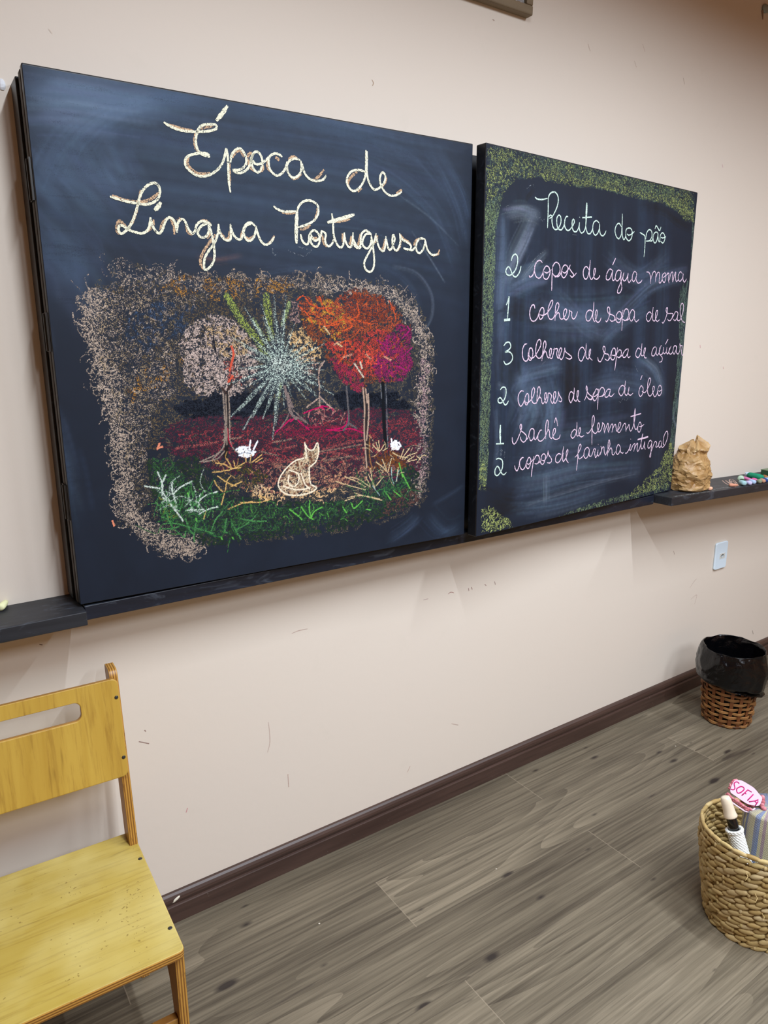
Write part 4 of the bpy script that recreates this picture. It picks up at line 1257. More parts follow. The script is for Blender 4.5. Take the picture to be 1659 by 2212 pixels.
L 86/152/70 0.5 2.6|534,146 533,153 540,160
L 86/152/70 0.5 2.6|631,100 642,101 652,92
L 86/152/70 0.5 2.6|598,111 594,124 604,135
L 86/152/70 0.5 2.6|607,131 609,143 587,150
L 64/122/68 0.5 2.8|770,177 755,200 741,222
L 64/122/68 0.5 2.8|794,150 804,170 836,176
L 64/122/68 0.5 2.8|708,141 704,170 690,197
L 64/122/68 0.5 2.8|703,172 699,195 676,210
L 64/122/68 0.5 2.8|790,155 787,169 791,182
L 64/122/68 0.5 2.8|802,137 784,151 762,160
L 64/122/68 0.5 2.8|724,168 727,188 727,209
L 64/122/68 0.5 2.8|721,146 714,165 717,185
L 64/122/68 0.5 2.8|771,140 761,152 765,169
L 64/122/68 0.5 2.8|724,184 745,198 778,196
L 64/122/68 0.5 2.8|710,179 688,199 679,227
L 64/122/68 0.5 2.8|807,146 813,160 830,169
L 64/122/68 0.5 2.8|768,151 772,177 791,197
L 64/122/68 0.5 2.8|685,149 704,154 709,177
L 64/122/68 0.5 2.8|772,151 748,165 718,145
L 64/122/68 0.5 2.8|729,140 708,160 691,180
L 64/122/68 0.5 2.8|679,151 671,172 650,187
L 64/122/68 0.5 2.8|757,174 754,195 748,216
L 64/122/68 0.5 2.8|790,156 757,165 725,154
L 64/122/68 0.5 2.8|701,147 699,166 694,184
L 64/122/68 0.5 2.8|719,184 699,191 679,190
L 64/122/68 0.5 2.8|828,138 849,152 883,143
L 64/122/68 0.5 2.8|839,136 837,162 816,188
L 64/122/68 0.5 2.8|840,126 819,142 807,163
L 64/122/68 0.5 2.8|698,189 703,203 713,214
L 64/122/68 0.5 2.8|764,146 748,166 728,185
L 196/176/136 0.5 2.2|707,191 709,205 699,218
L 196/176/136 0.5 2.2|793,170 781,187 778,206
L 196/176/136 0.5 2.2|750,199 764,216 778,232
L 196/176/136 0.5 2.2|685,195 690,207 698,216
L 196/176/136 0.5 2.2|722,204 729,216 736,226
L 196/176/136 0.5 2.2|734,209 750,216 767,222
L 196/176/136 0.5 2.2|764,206 755,214 751,226
L 196/176/136 0.5 2.2|803,194 813,201 830,203
L 196/176/136 0.5 2.2|752,193 758,213 767,232
L 196/176/136 0.5 2.2|705,176 689,172 671,171
L 196/176/136 0.5 2.2|701,202 709,214 702,233
L 196/176/136 0.5 2.2|678,185 689,187 701,192
L 206/170/130 0.6 3|422,201 423,204 425,207
L 206/170/130 0.6 3|574,155 581,157 584,148
L 206/170/130 0.6 3|613,149 615,154 617,160
L 206/170/130 0.6 3|561,156 569,158 578,158
L 206/170/130 0.6 3|442,189 435,193 432,202
L 206/170/130 0.6 3|455,176 453,182 445,184
L 206/170/130 0.6 3|646,166 639,171 634,178
L 206/170/130 0.6 3|530,183 537,184 544,180
L 206/170/130 0.6 3|589,171 584,177 577,182
L 206/170/130 0.6 3|420,189 421,192 417,196
L 206/170/130 0.6 3|470,171 462,168 459,159
L 206/170/130 0.6 3|522,162 521,168 518,172
L 206/170/130 0.6 3|431,190 436,194 440,199
L 206/170/130 0.6 3|441,200 439,202 435,205
L 206/170/130 0.6 3|451,180 450,184 449,188
L 206/170/130 0.6 3|656,169 648,171 640,171
L 206/170/130 0.6 3|561,160 558,164 554,166
L 206/170/130 0.6 3|433,175 435,183 438,190
L 206/170/130 0.6 3|461,169 466,170 471,168
L 206/170/130 0.6 3|620,160 611,160 604,154
L 190/150/92 0.5 2.4|336,247 331,260 328,272
L 190/150/92 0.5 2.4|365,229 369,239 380,242
L 190/150/92 0.5 2.4|385,279 380,285 381,291
L 190/150/92 0.5 2.4|361,235 350,240 342,248
L 190/150/92 0.5 2.4|322,266 329,272 337,276
L 190/150/92 0.5 2.4|306,277 317,280 328,267
L 190/150/92 0.5 2.4|399,213 389,212 383,201
L 190/150/92 0.5 2.4|343,222 352,217 363,221
L 190/150/92 0.5 2.4|389,256 396,250 402,244
L 190/150/92 0.5 2.4|410,269 418,271 428,267
L 190/150/92 0.5 2.4|357,242 366,241 373,238
L 190/150/92 0.5 2.4|348,264 347,272 338,278
L 190/150/92 0.5 2.4|308,271 306,278 306,284
L 190/150/92 0.5 2.4|387,235 391,222 399,210
L 190/150/92 0.5 2.4|341,278 337,287 341,298
L 190/150/92 0.5 2.4|361,262 366,270 367,280
L 206/180/140 0.55 2.2|850,235 846,250 853,266
L 206/180/140 0.55 2.2|724,279 715,284 706,288
L 206/180/140 0.55 2.2|729,275 732,291 718,308
L 206/180/140 0.55 2.2|835,228 838,234 844,239
L 206/180/140 0.55 2.2|783,263 791,267 800,270
L 206/180/140 0.55 2.2|766,269 769,279 764,289
L 206/180/140 0.55 2.2|728,264 714,276 693,278
L 206/180/140 0.55 2.2|838,263 853,272 874,268
L 206/180/140 0.55 2.2|794,239 789,247 780,254
L 206/180/140 0.55 2.2|725,254 737,255 747,266'''
D2='''F 84/100/92 0.36 3 45 10 0.15 -0.05|0,1016 103,1027 273,1025 485,1025 726,1027 1004,1025 1021,932 962,930 905,957 814,969 658,969 490,976 318,965 218,971 125,959 90,938 57,890 42,843 8,840
F 156/166/100 0.28 2.4 24 4 0.6 -0.05|0,1016 103,1027 273,1025 485,1025 726,1027 1004,1025 1021,932 962,930 905,957 814,969 658,969 490,976 318,965 218,971 125,959 90,938 57,890 42,843 8,840
F 156/166/100 0.4 2.0 20 4 0.6 None|19,973 53,989 144,962 278,966 490,979 786,973 928,960 991,930 1018,947 921,995 679,995 444,990 237,985 107,971
F 112/128/96 0.4 2 26 5 0.4 None|158,1026 485,1020 889,1019 839,986 488,992 178,1000
F 84/100/92 0.44 4 60 9 0.1 1.55|2,884 65,913 43,820 46,682 43,513 43,338 37,143 7,147 5,465 3,703
F 112/128/96 0.4 3 34 5 0.25 1.55|2,884 65,913 43,820 46,682 43,513 43,338 37,143 7,147 5,465 3,703
F 156/166/100 0.5 4 16 4 0.9 None|17,79 58,86 98,53 150,24 161,1 62,3 23,10
F 156/166/100 0.35 2 18 5 0.7 None|8,212 38,209 37,130 7,134
F 112/128/96 0.45 3 24 5 0.5 None|333,2 596,24 872,28 1023,34 1028,6 678,-4 380,-21
F 156/166/100 0.45 3 20 4 0.7 None|921,98 972,160 1026,172 1033,15 873,16 731,13
F 84/100/92 0.5 3 40 7 0.1 1.5|963,719 1024,752 1009,931 1030,933 1031,502 1026,172 986,107 990,275 989,534
F 156/166/100 0.42 3 20 4 0.5 None|946,128 998,191 1031,102 1017,35'''
U1='''L 92/116/148 0.16 22|-5,808 34,883 97,947 177,991 276,1010
L 92/116/148 0.14 22|16,816 56,892 119,954 200,995 301,1013
L 92/116/148 0.12 22|38,824 78,901 142,962 223,1000 326,1016
L 92/116/148 0.1 22|61,833 102,911 166,970 249,1005 353,1019
L 92/116/148 0.08 22|87,843 128,921 193,978 276,1011 383,1022
L 120/142/170 0.3 42|30,991 85,992 151,991 221,993
L 120/142/170 0.24 46|18,951 74,959 131,960
L 92/116/148 0.2 60|17,1011 103,1010 204,1011 314,1012
L 92/116/148 0.14 70|21,905 55,846 93,817
L 92/116/148 0.12 60|125,894 139,855 155,840
L 92/116/148 0.1 90|4,744 48,697 51,646
L 92/116/148 0.2 14|931,993 968,955 1006,905 1026,851
L 92/116/148 0.14 20|902,990 946,942 992,870 1017,794
L 92/116/148 0.1 30|679,962 807,927 919,853 980,746
L 92/116/148 0.1 20|730,998 861,964 947,899
L 150/165/185 0.16 6|794,720 863,707 907,664 915,618 901,583 872,560
L 92/116/148 0.1 12|753,718 821,694 864,651 871,606
L 92/116/148 0.12 26|586,1035 656,1017 730,1018
L 92/116/148 0.1 40|454,1016 609,1020 794,1007 945,1006
L 92/116/148 0.12 12|438,688 529,702 625,712
L 150/100/70 0.22 8|304,715 344,712 397,723
L 92/116/148 0.14 20|785,24 838,48 868,70
L 92/116/148 0.12 24|915,64 964,17 1005,24
L 92/116/148 0.1 10|922,102 978,122 1027,143
L 150/165/185 0.2 2.5|848,805 906,742 951,688
L 150/165/185 0.15 2.5|807,886 904,841 994,781
L 92/116/148 0.12 4|488,798 728,796 863,740
L 92/116/148 0.1 40|-24,399 -8,305 -1,209
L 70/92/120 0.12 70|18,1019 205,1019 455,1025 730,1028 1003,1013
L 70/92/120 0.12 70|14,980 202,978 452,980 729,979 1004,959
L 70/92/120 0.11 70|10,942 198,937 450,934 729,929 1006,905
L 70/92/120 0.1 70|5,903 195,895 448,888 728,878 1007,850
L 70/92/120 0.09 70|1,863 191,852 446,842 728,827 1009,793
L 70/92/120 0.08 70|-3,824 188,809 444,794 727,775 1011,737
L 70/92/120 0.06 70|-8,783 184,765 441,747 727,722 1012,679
L 70/92/120 0.04 70|-12,743 181,721 439,698 726,669 1014,620'''  # last wide strokes: dust film plus upper sheen painted in, fading downward
U2='''L 150/165/182 0.351 22|94,871 148,882 206,876
L 150/165/182 0.297 30|187,868 153,806 119,756 94,707
L 104/122/146 0.324 30|68,857 72,777 66,706 66,635
L 104/122/146 0.243 36|82,754 80,611 78,463
L 104/122/146 0.27 40|104,684 178,712 256,728
L 150/165/182 0.27 14|252,783 195,743 159,711
L 104/122/146 0.27 36|604,607 772,711 877,745 991,766
L 104/122/146 0.216 30|539,536 631,593 782,639
L 104/122/146 0.297 34|157,422 175,448 276,464 339,470
L 104/122/146 0.27 60|167,422 221,367 184,302
L 104/122/146 0.243 60|280,404 308,321 271,240
L 104/122/146 0.27 40|751,475 839,442 907,377
L 150/165/182 0.216 14|791,482 868,442 916,361
L 104/122/146 0.216 50|506,394 655,403 820,381
L 104/122/146 0.27 50|174,125 301,124 485,131 802,111
L 150/165/182 0.216 12|220,63 350,74 589,88 804,94
L 150/165/182 0.27 16|300,138 306,65
L 104/122/146 0.243 40|158,58 352,44 592,56
L 150/165/182 0.297 10|71,426 100,412 98,373
L 104/122/146 0.27 16|68,362 79,258 73,179
L 104/122/146 0.189 30|302,667 440,591 536,564
L 104/122/146 0.189 40|559,784 715,737 868,803
L 150/165/182 0.405 8|1022,339 999,274 1030,222 1000,174
L 104/122/146 0.27 14|1021,597 1018,437 1015,307
L 104/122/146 0.189 70|204,613 416,604 653,622
L 104/122/146 0.162 70|189,220 452,224 703,232
L 24/24/26 1.08 16|165,918 183,935
L 24/24/26 0.81 30|80,611 126,622 204,613 243,624
L 24/24/26 0.675 50|94,513 107,462 118,424
L 24/24/26 0.81 22|698,950 816,956 910,929 994,915
L 24/24/26 0.81 30|1001,389 988,341
L 24/24/26 0.54 60|374,455 411,412 391,385
L 24/24/26 0.54 40|38,103 117,71 157,72
L 70/92/120 0.135 56|93,893 95,708 94,513 96,335 94,149
L 70/92/120 0.108 56|185,903 190,712 191,512 195,328 194,137
L 70/92/120 0.121 56|302,915 310,718 315,510 321,320 324,121
L 70/92/120 0.108 56|428,929 440,724 448,509 458,311 464,103
L 70/92/120 0.108 56|564,943 580,731 591,507 606,301 615,85
L 70/92/120 0.121 56|710,958 731,738 747,505 766,290 780,64
L 70/92/120 0.095 56|841,972 866,745 887,503 910,280 929,46'''
LW=[chalk_mat('chalk_cream',(236,234,208),.74,520),chalk_mat('chalk_tan',(206,172,138),.60,560),chalk_mat('chalk_faint',(150,158,166),.25,700),chalk_mat('chalk_mint',(206,228,216),.74,620),chalk_mat('chalk_pink',(226,200,220),.72,620)]
def panel(W,H,T,root,dust,bkg):
    """front leaf: a flat slab whose face carries the wiped chalk dust and any painted-in sheen"""
    cv=Canvas(1.5,1.5,W*1000-1.5,H*1000-1.5,2.5); 
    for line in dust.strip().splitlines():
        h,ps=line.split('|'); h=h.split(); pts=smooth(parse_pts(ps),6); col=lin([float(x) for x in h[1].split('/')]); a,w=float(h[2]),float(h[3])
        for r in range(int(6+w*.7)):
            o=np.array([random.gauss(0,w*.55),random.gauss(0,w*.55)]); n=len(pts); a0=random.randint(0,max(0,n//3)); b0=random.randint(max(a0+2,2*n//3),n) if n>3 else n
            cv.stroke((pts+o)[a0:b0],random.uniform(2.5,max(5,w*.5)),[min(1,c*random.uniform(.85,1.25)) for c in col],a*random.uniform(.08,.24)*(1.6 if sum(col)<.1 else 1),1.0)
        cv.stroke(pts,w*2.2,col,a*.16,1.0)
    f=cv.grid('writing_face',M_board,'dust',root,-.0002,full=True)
    mb=MB(); mb.box((0,0,0),(W,T,H)); mb.build('leaf_panel',[M_black],root,bevel=.0025)
    return f
def leaf_axis(a,b): 
    d=Vector((b[0]-a[0],b[1]-a[1])); return d.length,math.atan2(d.y,d.x)
WL,angL=leaf_axis((0,-P['t1']),(P['w1'],-P['t1R'])); HL=P['zT']-P['zB']
cbL=thing('chalkboard','large black chalkboard with cursive title and autumn forest scene in coloured chalk','chalkboard',(0,-P['t1'],P['zB']),angL)
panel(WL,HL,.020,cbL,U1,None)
mb=MB(); mb.box((-.001,.0225,-.002),(WL-.01,.045,HL-.004)); mb.build('folded_leaf',M_side,cbL,bevel=.002)
inv=Matrix.Rotation(-angL,3,'Z')
mb=MB(); mb.box((-.004,-.054,P['zB']-.002),(P['w1']+.004,-.0005,P['zT']-.008))
o=mb.build('back_panel',M_black,cbL,bevel=.002); o.matrix_parent_inverse=Matrix.LocRotScale(Vector((0,-P['t1'],P['zB'])),Matrix.Rotation(angL,3,'Z').to_quaternion(),None).inverted()
for zc in (1.796,1.520,1.180):
    h=MB(); z=zc-P['zB']; h.box((-.004,.006,z-.037),(-.0002,.040,z+.037)); h.tube([(-.004,.0215,z-.036),(-.004,.0215,z+.036)],.0035,10)
    for dz in (-.022,0,.022): h.tube([(-.0048,.030,z+dz),(-.0038,.030,z+dz)],.003,8)
    h.build('hinge',M_metal,cbL)
lettering(B1,cbL,LW,{'w':(0,.0050,.0006),'t':(0,.0085,.0006),'n':(1,.006,0),'f':(2,.003,0)})
cv=Canvas(40,30,960,900,1.5); paint(cv,D1)
cv.grid('chalk_drawing',chalk_mat('chalk_colours',None,scale=520),'chalk',cbL,-.0004)
WR,angR=leaf_axis((P['xL2'],-P['t2']),(P['xR2'],-P['t2R'])); HR=P['zT2']-P['zB2']
cbR=thing('chalkboard','black chalkboard with handwritten bread recipe and rubbed yellow-green chalk border','chalkboard',(P['xL2'],-P['t2'],P['zB2']),angR)
panel(WR,HR,.034,cbR,U2,None)
mb=MB(); mb.box((P['xL2']+.012,-.085,P['zB2']-.002),(P['xR2']-.004,-.0005,P['zT2']-.008))
o=mb.build('back_panel',M_black,cbR,bevel=.002); o.matrix_parent_inverse=Matrix.LocRotScale(Vector((P['xL2'],-P['t2'],P['zB2'])),Matrix.Rotation(angR,3,'Z').to_quaternion(),None).inverted()
lettering(B2,cbR,LW,{'g':(3,.0038,.0006),'p':(4,.0034,.0006),'q':(4,.0055,.0006),'t':(3,.0065,.0006),'f':(2,.0024,0)})
cv=Canvas(2,2,WR*1000-2,HR*1000-2,2.0); paint(cv,D2)
cv.grid('chalk_border',chalk_mat('chalk_border_colours',None,scale=460),'chalk',cbR,-.0004)
# ---------------------------------------------------------------- ledges under the boards
def ledge(name,x0,x1,d,zt0,zt1,th0,th1,mat,label):
    t=thing(name,label,'ledge',((x0+x1)/2,-d/2,min(zt0-th0,zt1-th1)))
    L=t.location; mb=MB()
    r=lambda x,zt,th:[(x-L.x,-.0005-L.y,zt-th-L.z),(x-L.x,-.0005-L.y,zt-L.z),(x-L.x,-d-L.y,zt-L.z),(x-L.x,-d-L.y,zt-th-L.z)]
    mb.rings([r(x0,zt0,th0),r(x1,zt1,th1)]); o=mb.build('plank',mat,t,bevel=.0018,fixn=True); return t
zl=P['zl']; LZ=lambda x:.9576-.0292*(x-1.957)
lg=ledge('chalk_ledge',X0,.006,P['dl'],zl,zl,zl-P['zlb'],zl-P['zlb'],M_shelf,'black wooden chalk ledge on the wall left of the forest drawing board')
ledge('support_rail',.008,1.955,P['ds'],P['zst'],P['zst'],P['zst']-P['zsb'],P['zst']-P['zsb'],M_rail,'narrow scuffed black rail running under both chalkboards')
lr=ledge('chalk_ledge',1.957,X1-.001,.1775,LZ(1.957),LZ(X1),.030,.029,M_shelf,'black wooden chalk ledge holding the paper bag and coloured chalk')
lr.location.z+=0
mb=MB()
scr=[(2.481,-.051),(2.434,-.091),(2.41,-.12),(2.407,-.14),(2.409,-.154),(2.433,-.146),(2.478,-.114),(2.521,-.079),(2.545,-.054),(2.53,-.054),(2.496,-.073),(2.454,-.102),(2.436,-.12),(2.508,-.072),(2.492,-.093),(2.449,-.127),(2.38,-.165),(2.44,-.11),(2.499,-.053),(2.468,-.08),(2.428,-.116)]
def flat(mb,pts,w,off,mi=0):
    p=smooth(pts,5); N=len(p); t=np.gradient(p,axis=0); t/=np.linalg.norm(t,axis=1)[:,None]+1e-9; nn=np.stack([-t[:,1],t[:,0]],1)*w/2
    a=p+nn; b=p-nn; f=lambda q:(q[0]-lr.location.x,q[1]-lr.location.y,LZ(q[0])+off-lr.location.z)
    mb.add([f(q) for q in a]+[f(q) for q in b],[(i,i+1,N+i+1,N+i) for i in range(N-1)],mi)
flat(mb,scr,.004,.0004); flat(mb,[(2.22,-.165),(2.30,-.15),(2.36,-.16)],.010,.0005,1); flat(mb,[(2.30,-.05),(2.33,-.10),(2.38,-.15)],.006,.0003,1); flat(mb,[(1.99,-.165),(2.06,-.168),(2.20,-.168)],.012,.0005,1)
mb.build('chalk_scribble',[chalk_mat('chalk_scribble_tan',(208,176,160),.6,500),chalk_mat('chalk_dust_grey',(150,152,150),.34,420)],lr)
# ---------------------------------------------------------------- chalk sticks
TILT=math.atan(.0292)
def stick(x,y,z,L,r,ang,col,label,name='chalk_stick',r2=None,tilt=0,flatn=10,group='chalk sticks on the right ledge'):
    mb=MB(); r2=r if r2 is None else r2
    pr=[(-L/2,r*.55),(-L/2+r*.25,r*.92),(-L*.2,r),(L*.25,(r+r2)/2),(L/2-r2*.3,r2*.9),(L/2,r2*.45)]
    rs=[]
    for k,(t,rad) in enumerate(pr):
        rs.append([(t,rad*math.cos(2*math.pi*i/flatn)*(1+.08*noise.noise((i*1.3,k*2.1,x*9))),rad*math.sin(2*math.pi*i/flatn)*.92) for i in range(flatn)])
    mb.rings(rs); o=mb.build(name,plain('chalk_body',col,.85,.15,.10,260,.2),smooth=True,loc=(x,y,z+max(r,r2)*1.0+.0002),rot=(0,(TILT*math.cos(ang) if group.endswith('right ledge') else 0),ang))
    return tag(o,label,'chalk',group)
cs=lambda x,y,L,r,a,c,l,**k: stick(x,y,LZ(x),L,r,a,c,l,**k)
stick(-.135,-.018,zl,.040,.0085,1.15,(226,226,178),'pale yellow chalk stub alone on the left ledge',r2=.005,group='chalk on the left ledge')
cs(2.222,-.158,.020,.0075,.2,(228,178,148),'peach chalk stub lying beside the paper bag')
cs(2.379,-.158,.036,.0070,-.5,(206,146,120),'salmon chalk stick lying at the end of the brown scribble',r2=.004)
cs(2.530,-.100,.034,.0125,.5,(178,202,178),'pale mint green chalk lump leftmost of the cluster')
cs(2.450,-.152,.046,.0105,.9,(160,196,200),'pale aqua chalk stick at the front left of the cluster',r2=.007)
cs(2.556,-.113,.072,.0085,.97,(214,122,172),'long pink chalk stick lying slantwise in the cluster')
cs(2.563,-.141,.038,.0085,1.0,(222,110,166),'short bright pink chalk stick below the long pink one')
cs(2.478,-.160,.034,.009,1.15,(196,190,222),'lavender chalk stub near the ledge edge',r2=.006)
cs(2.512,-.158,.030,.0095,1.2,(170,192,222),'sky blue chalk stub right of the lavender one')
cs(2.500,-.126,.030,.0085,.9,(58,78,58),'dark olive chalk stick half hidden behind the aqua one')
gt=cs(2.632,-.104,.076,.0135,1.25,(38,140,104),'thick teal green chalk stick with crumpled foil end')
mb=MB()
for k in range(9):
    a=k/9*2*math.pi; mb.ellipsoid((.040+random.uniform(-.004,.006),.007*math.cos(a),.0015+.0055*math.sin(a)),Matrix.Rotation(random.uniform(-.5,.5),3,'Y')@Matrix.Diagonal((.008,.004,.003)),8,5)
tag(mb.build('foil_wrapper',plain('foil',(190,206,220),.35,.5,.2,120),gt),'crumpled pale foil wrapper')
cs(2.548,-.165,.022,.0100,1.3,(136,140,116),'grey green chalk stub standing near the ledge edge',r2=.006)
cs(2.580,-.162,.028,.0090,.95,(190,142,116),'light terracotta chalk stub beside the grey green one')
cs(2.672,-.124,.042,.0095,.8,(164,112,70),'orange brown chalk stick in front of the green box')
cs(2.606,-.158,.030,.0088,.9,(46,70,126),'navy blue chalk stub at the ledge edge')
cs(2.630,-.152,.024,.0078,1.1,(150,184,226),'light blue chalk stub touching the navy one')
cs(2.660,-.150,.026,.0105,.5,(232,234,230),'white chalk stub right of the blue ones')
gb=thing('chalk_box','dark green card box on the ledge behind the coloured chalk','box',(2.850,-.085,LZ(2.850)+.0006),0); gb.rotation_euler=(0,TILT,0)
mb=MB(); mb.box((-.085,-.032,0),(.085,.032,.022)); mb.build('tray',plain('green_card',(44,70,46),.55,.3,.15,60),gb,bevel=.002)
mb=MB(); mb.box((-.086,-.033,.0222),(.086,.033,.0262)); tag(mb.build('rim',plain('green_card_rim',(120,136,108),.6,.3,.1,60),gb,bevel=.001),'paler green rim')
stick(2.800,-.095,LZ(2.800)+.0272,.070,.006,.9,(226,230,232),'white chalk stick lying on top of the green box')
# ---------------------------------------------------------------- paper bag
def paper_bag():
    t=thing('paper_bag','crumpled brown paper bag with twisted top standing on the right ledge','bag',(2.172,-.096,LZ(2.172)+.0006),.15); t.rotation_euler=(0,TILT,.15)
    Hh=.186; n=46; K=36; RR_=random.Random(11)
    sh=[(0,.92),(.03,.98),(.12,1.02),(.32,1.02),(.46,.97),(.57,.88),(.65,.79),(.71,.70),(.75,.63),(.79,.64),(.84,.68),(.89,.62),(.94,.44),(1.0,.12)]
    def prof(u):
        for (a,b),(c,d) in zip(sh,sh[1:]):
            if a<=u<=c: return b+(d-b)*(u-a)/(c-a)
        return sh[-1][1]
    def ridge(v,s): return 1-2*abs(noise.noise(v*s))
    V=[]
    for k in range(K):
        for i in range(n):
            u=k/(K-1)
            if 0<k<K-1: u+=RR_.uniform(-.38,.38)/(K-1)
            a=2*math.pi*(i+.5*(k%2)+(RR_.uniform(-.34,.34) if k else 0))/n; ca,sa=math.cos(a),math.sin(a); q=(abs(ca)**2.6+abs(sa)**2.6)**(-1/2.6)
            top=max(0,(u-.60)/.40); lob=1+top*(.42*noise.noise((ca*1.3,sa*1.3,u*3.5))+.22*noise.noise((ca*3,sa*3,u*9)))
            pr=prof(u)*lob; x,y=.080*q*ca*pr,.066*q*sa*pr; z=Hh*u
            v=Vector((x,y,z)); d=(.0075*ridge(v,17)+.0050*ridge(v+Vector((3,1,2)),38)-.004+RR_.uniform(-.0016,.0016))*min(1,u/.05)
            f=1+d/.07*(1+.5*top)
            z2=z+min(1,u/.05)*(.008*noise.noise(v*28))+top*(.020*noise.noise((ca*1.6,sa*1.6,4.))+.010*max(0,math.cos(a+.9)))
            V.append((x*f+top*top*.010,y*f-top*top*.006,max(.0004,z2)))
    mb=MB(); F=[]
    for k in range(K-1):
        for i in range(n):
            j=(i+1)%n; A,B,C,D=k*n+i,k*n+j,(k+1)*n+i,(k+1)*n+j
            if k%2: F+= [(A,B,D),(A,D,C)] if False else [(A,D,C),(A,B,D)]
            else: F+=[(A,B,C),(B,D,C)]
    F.append(tuple(range(n-1,-1,-1))); F.append(tuple(range((K-1)*n,K*n))); mb.add(V,F)
    m=NT('kraft_paper'); o=m.obj(); a=m.noise(o,18,4,.6,1.0); b=m.noise(o,60,4,.6,.5); g=m.n('ShaderNodeNewGeometry').outputs['Pointiness']
    c=m.mix(m.math('MULTIPLY_ADD',a,2.2,-.6,clamp=True),lin((134,94,48)),lin((184,148,98))); c=m.mix(m.math('MULTIPLY',m.math('SUBTRACT',g,.5,clamp=True),7.0,clamp=True),c,lin((206,176,128)))
    m.base(c); m.set(.42,.4); m.bump(b,.25,.003)
    mb.build('bag_body',m.mat,t)
paper_bag()
# ---------------------------------------------------------------- wall socket, picture frame, hooks
def rrect(w,h,r,n=6):
    out=[]
    for cx,cy,a0 in ((w/2-r,h/2-r,0),(-w/2+r,h/2-r,90),(-w/2+r,-h/2+r,180),(w/2-r,-h/2+r,270)):
        for k in range(n+1):
            a=math.radians(a0+90*k/n); out.append((cx+r*math.cos(a),cy+r*math.sin(a)))
    return out
so=thing('wall_socket','white upright wall socket plate below the right ledge','socket',(2.611,-.0003,.590)); RX=Matrix.Rotation(math.pi/2,3,'X')
mb=MB(); mb.prism(rrect(.090,.121,.010),0,.008); mb.build('plate',M_white,so,bevel=.003,seg=3,rot=RX)
mb=MB(); mb.prism(rrect(.040,.024,.0015),0,.0010); o=mb.build('module',plain('socket_module',(214,216,212),.4,.4,.02,20),so,rot=RX,loc=(.006,-.008,-.002)); 
mb=MB(); mb.prism([(-.011,-.005),(.011,-.005),(.012,.002),(.006,.006),(.003,.0075),(-.003,.0075),(-.006,.006),(-.012,.002)],0,.0004); mb.build('jack_opening',plain('jack_shadow',(96,98,92),.6,.3,.1,90),so,rot=RX,loc=(.006,-.0091,-.002))
mb=MB(); mb.prism([(-.009,-.004),(.009,-.004),(.009,.001),(-.009,.001)],0,.0004); mb.build('jack_insert',M_white,so,rot=RX,loc=(.006,-.0096,-.002))
fr=thing('picture_frame','brown wooden picture frame high on the wall, only its lower corner showing','picture frame',(1.134,-.0006,2.376))
M_fr=darkwood('frame_wood',(112,96,74),(148,130,102),.5,0,.3)
def bar(a,b,nm='frame_bar'):
    q=MB(); q.box(a,b); q.build(nm,M_fr,fr,bevel=.003)
bar((-.205,-.024,0),(.205,0,.024)); bar((-.205,-.024,.386),(.205,0,.41)); bar((-.205,-.024,.0242),(-.181,0,.3858)); bar((.181,-.024,.0242),(.205,0,.3858))
mb=MB(); mb.box((-.1805,-.012,.0245),(.1805,-.002,.3855)); mb.build('mount_card',plain('mount_white',(214,222,232),.5,.3,.02,8),fr)
mb=MB(); mb.box((-.1805,-.015,.0245),(.1805,-.013,.3855)); tg=NT('frame_glass'); tg.base((1,1,1)); tg.set(.03,.5,Transmission_Weight=1.0,IOR=1.1); mb.build('glass',tg.mat,fr)
hk=thing('adhesive_hook','greyish blob of adhesive putty on the upper wall at right','hook',(2.512,-.0004,2.655))
mb=MB(); mb.ellipsoid((0,-.003,.004),Matrix.Diagonal((.017,.006,.015)),12,8); mb.ellipsoid((.016,-.004,.006),Matrix.Diagonal((.013,.006,.013)),12,8); mb.build('putty',plain('putty',(150,160,156),.5,.4,.2,80),hk,smooth=True)
mb=MB(); mb.tube([(-.014,-.0015,-.004),(-.008,-.0015,-.020),(-.004,-.0015,-.032)],[.004,.0025,.001],8); tag(mb.build('torn_strip',plain('torn_paper',(150,122,100),.7,.2,.1,80),hk),'brown torn strip')
# ---------------------------------------------------------------- chair
def plate(name,poly,T,mats,parent,loc,rot,bev=.0025,mi=(0,1)):
    mb=MB(); mb.prism(poly,0,T,mi[0],mi[1]); return mb.build(name,mats,parent,bevel=bev,loc=loc,rot=rot)
def round_poly(pts,rad,n=5):
    out=[]; N=len(pts)
    for i in range(N):
        p=Vector(pts[i]); a=Vector(pts[i-1]); b=Vector(pts[(i+1)%N]); r=rad[i] if isinstance(rad,(list,tuple)) else rad
        if r<=0: out.append(tuple(p)); continue
        d1=(a-p).normalized(); d2=(b-p).normalized(); r=min(r,(a-p).length*.49,(b-p).length*.49)
        s,e=p+d1*r,p+d2*r
        for k in range(n+1):
            t=k/n; q=s*(1-t)**2+p*2*t*(1-t)+e*t*t; out.append(tuple(q))
    return out
ch=thing('school_chair','small yellow plywood school chair with slotted backrest against the wall','chair',(-.135,-.30,0),math.radians(-1.7))
SM=[M_seat,M_edge]
plate('seat',round_poly([(-.191,-.199),(.191,-.199),(.191,.205),(-.191,.205)],[.014,.014,.006,.006]),.018,SM,ch,(0,0,.362),None)
YZX=Matrix(((0,0,1),(1,0,0),(0,1,0)))   # plate lies in the chair's side plane
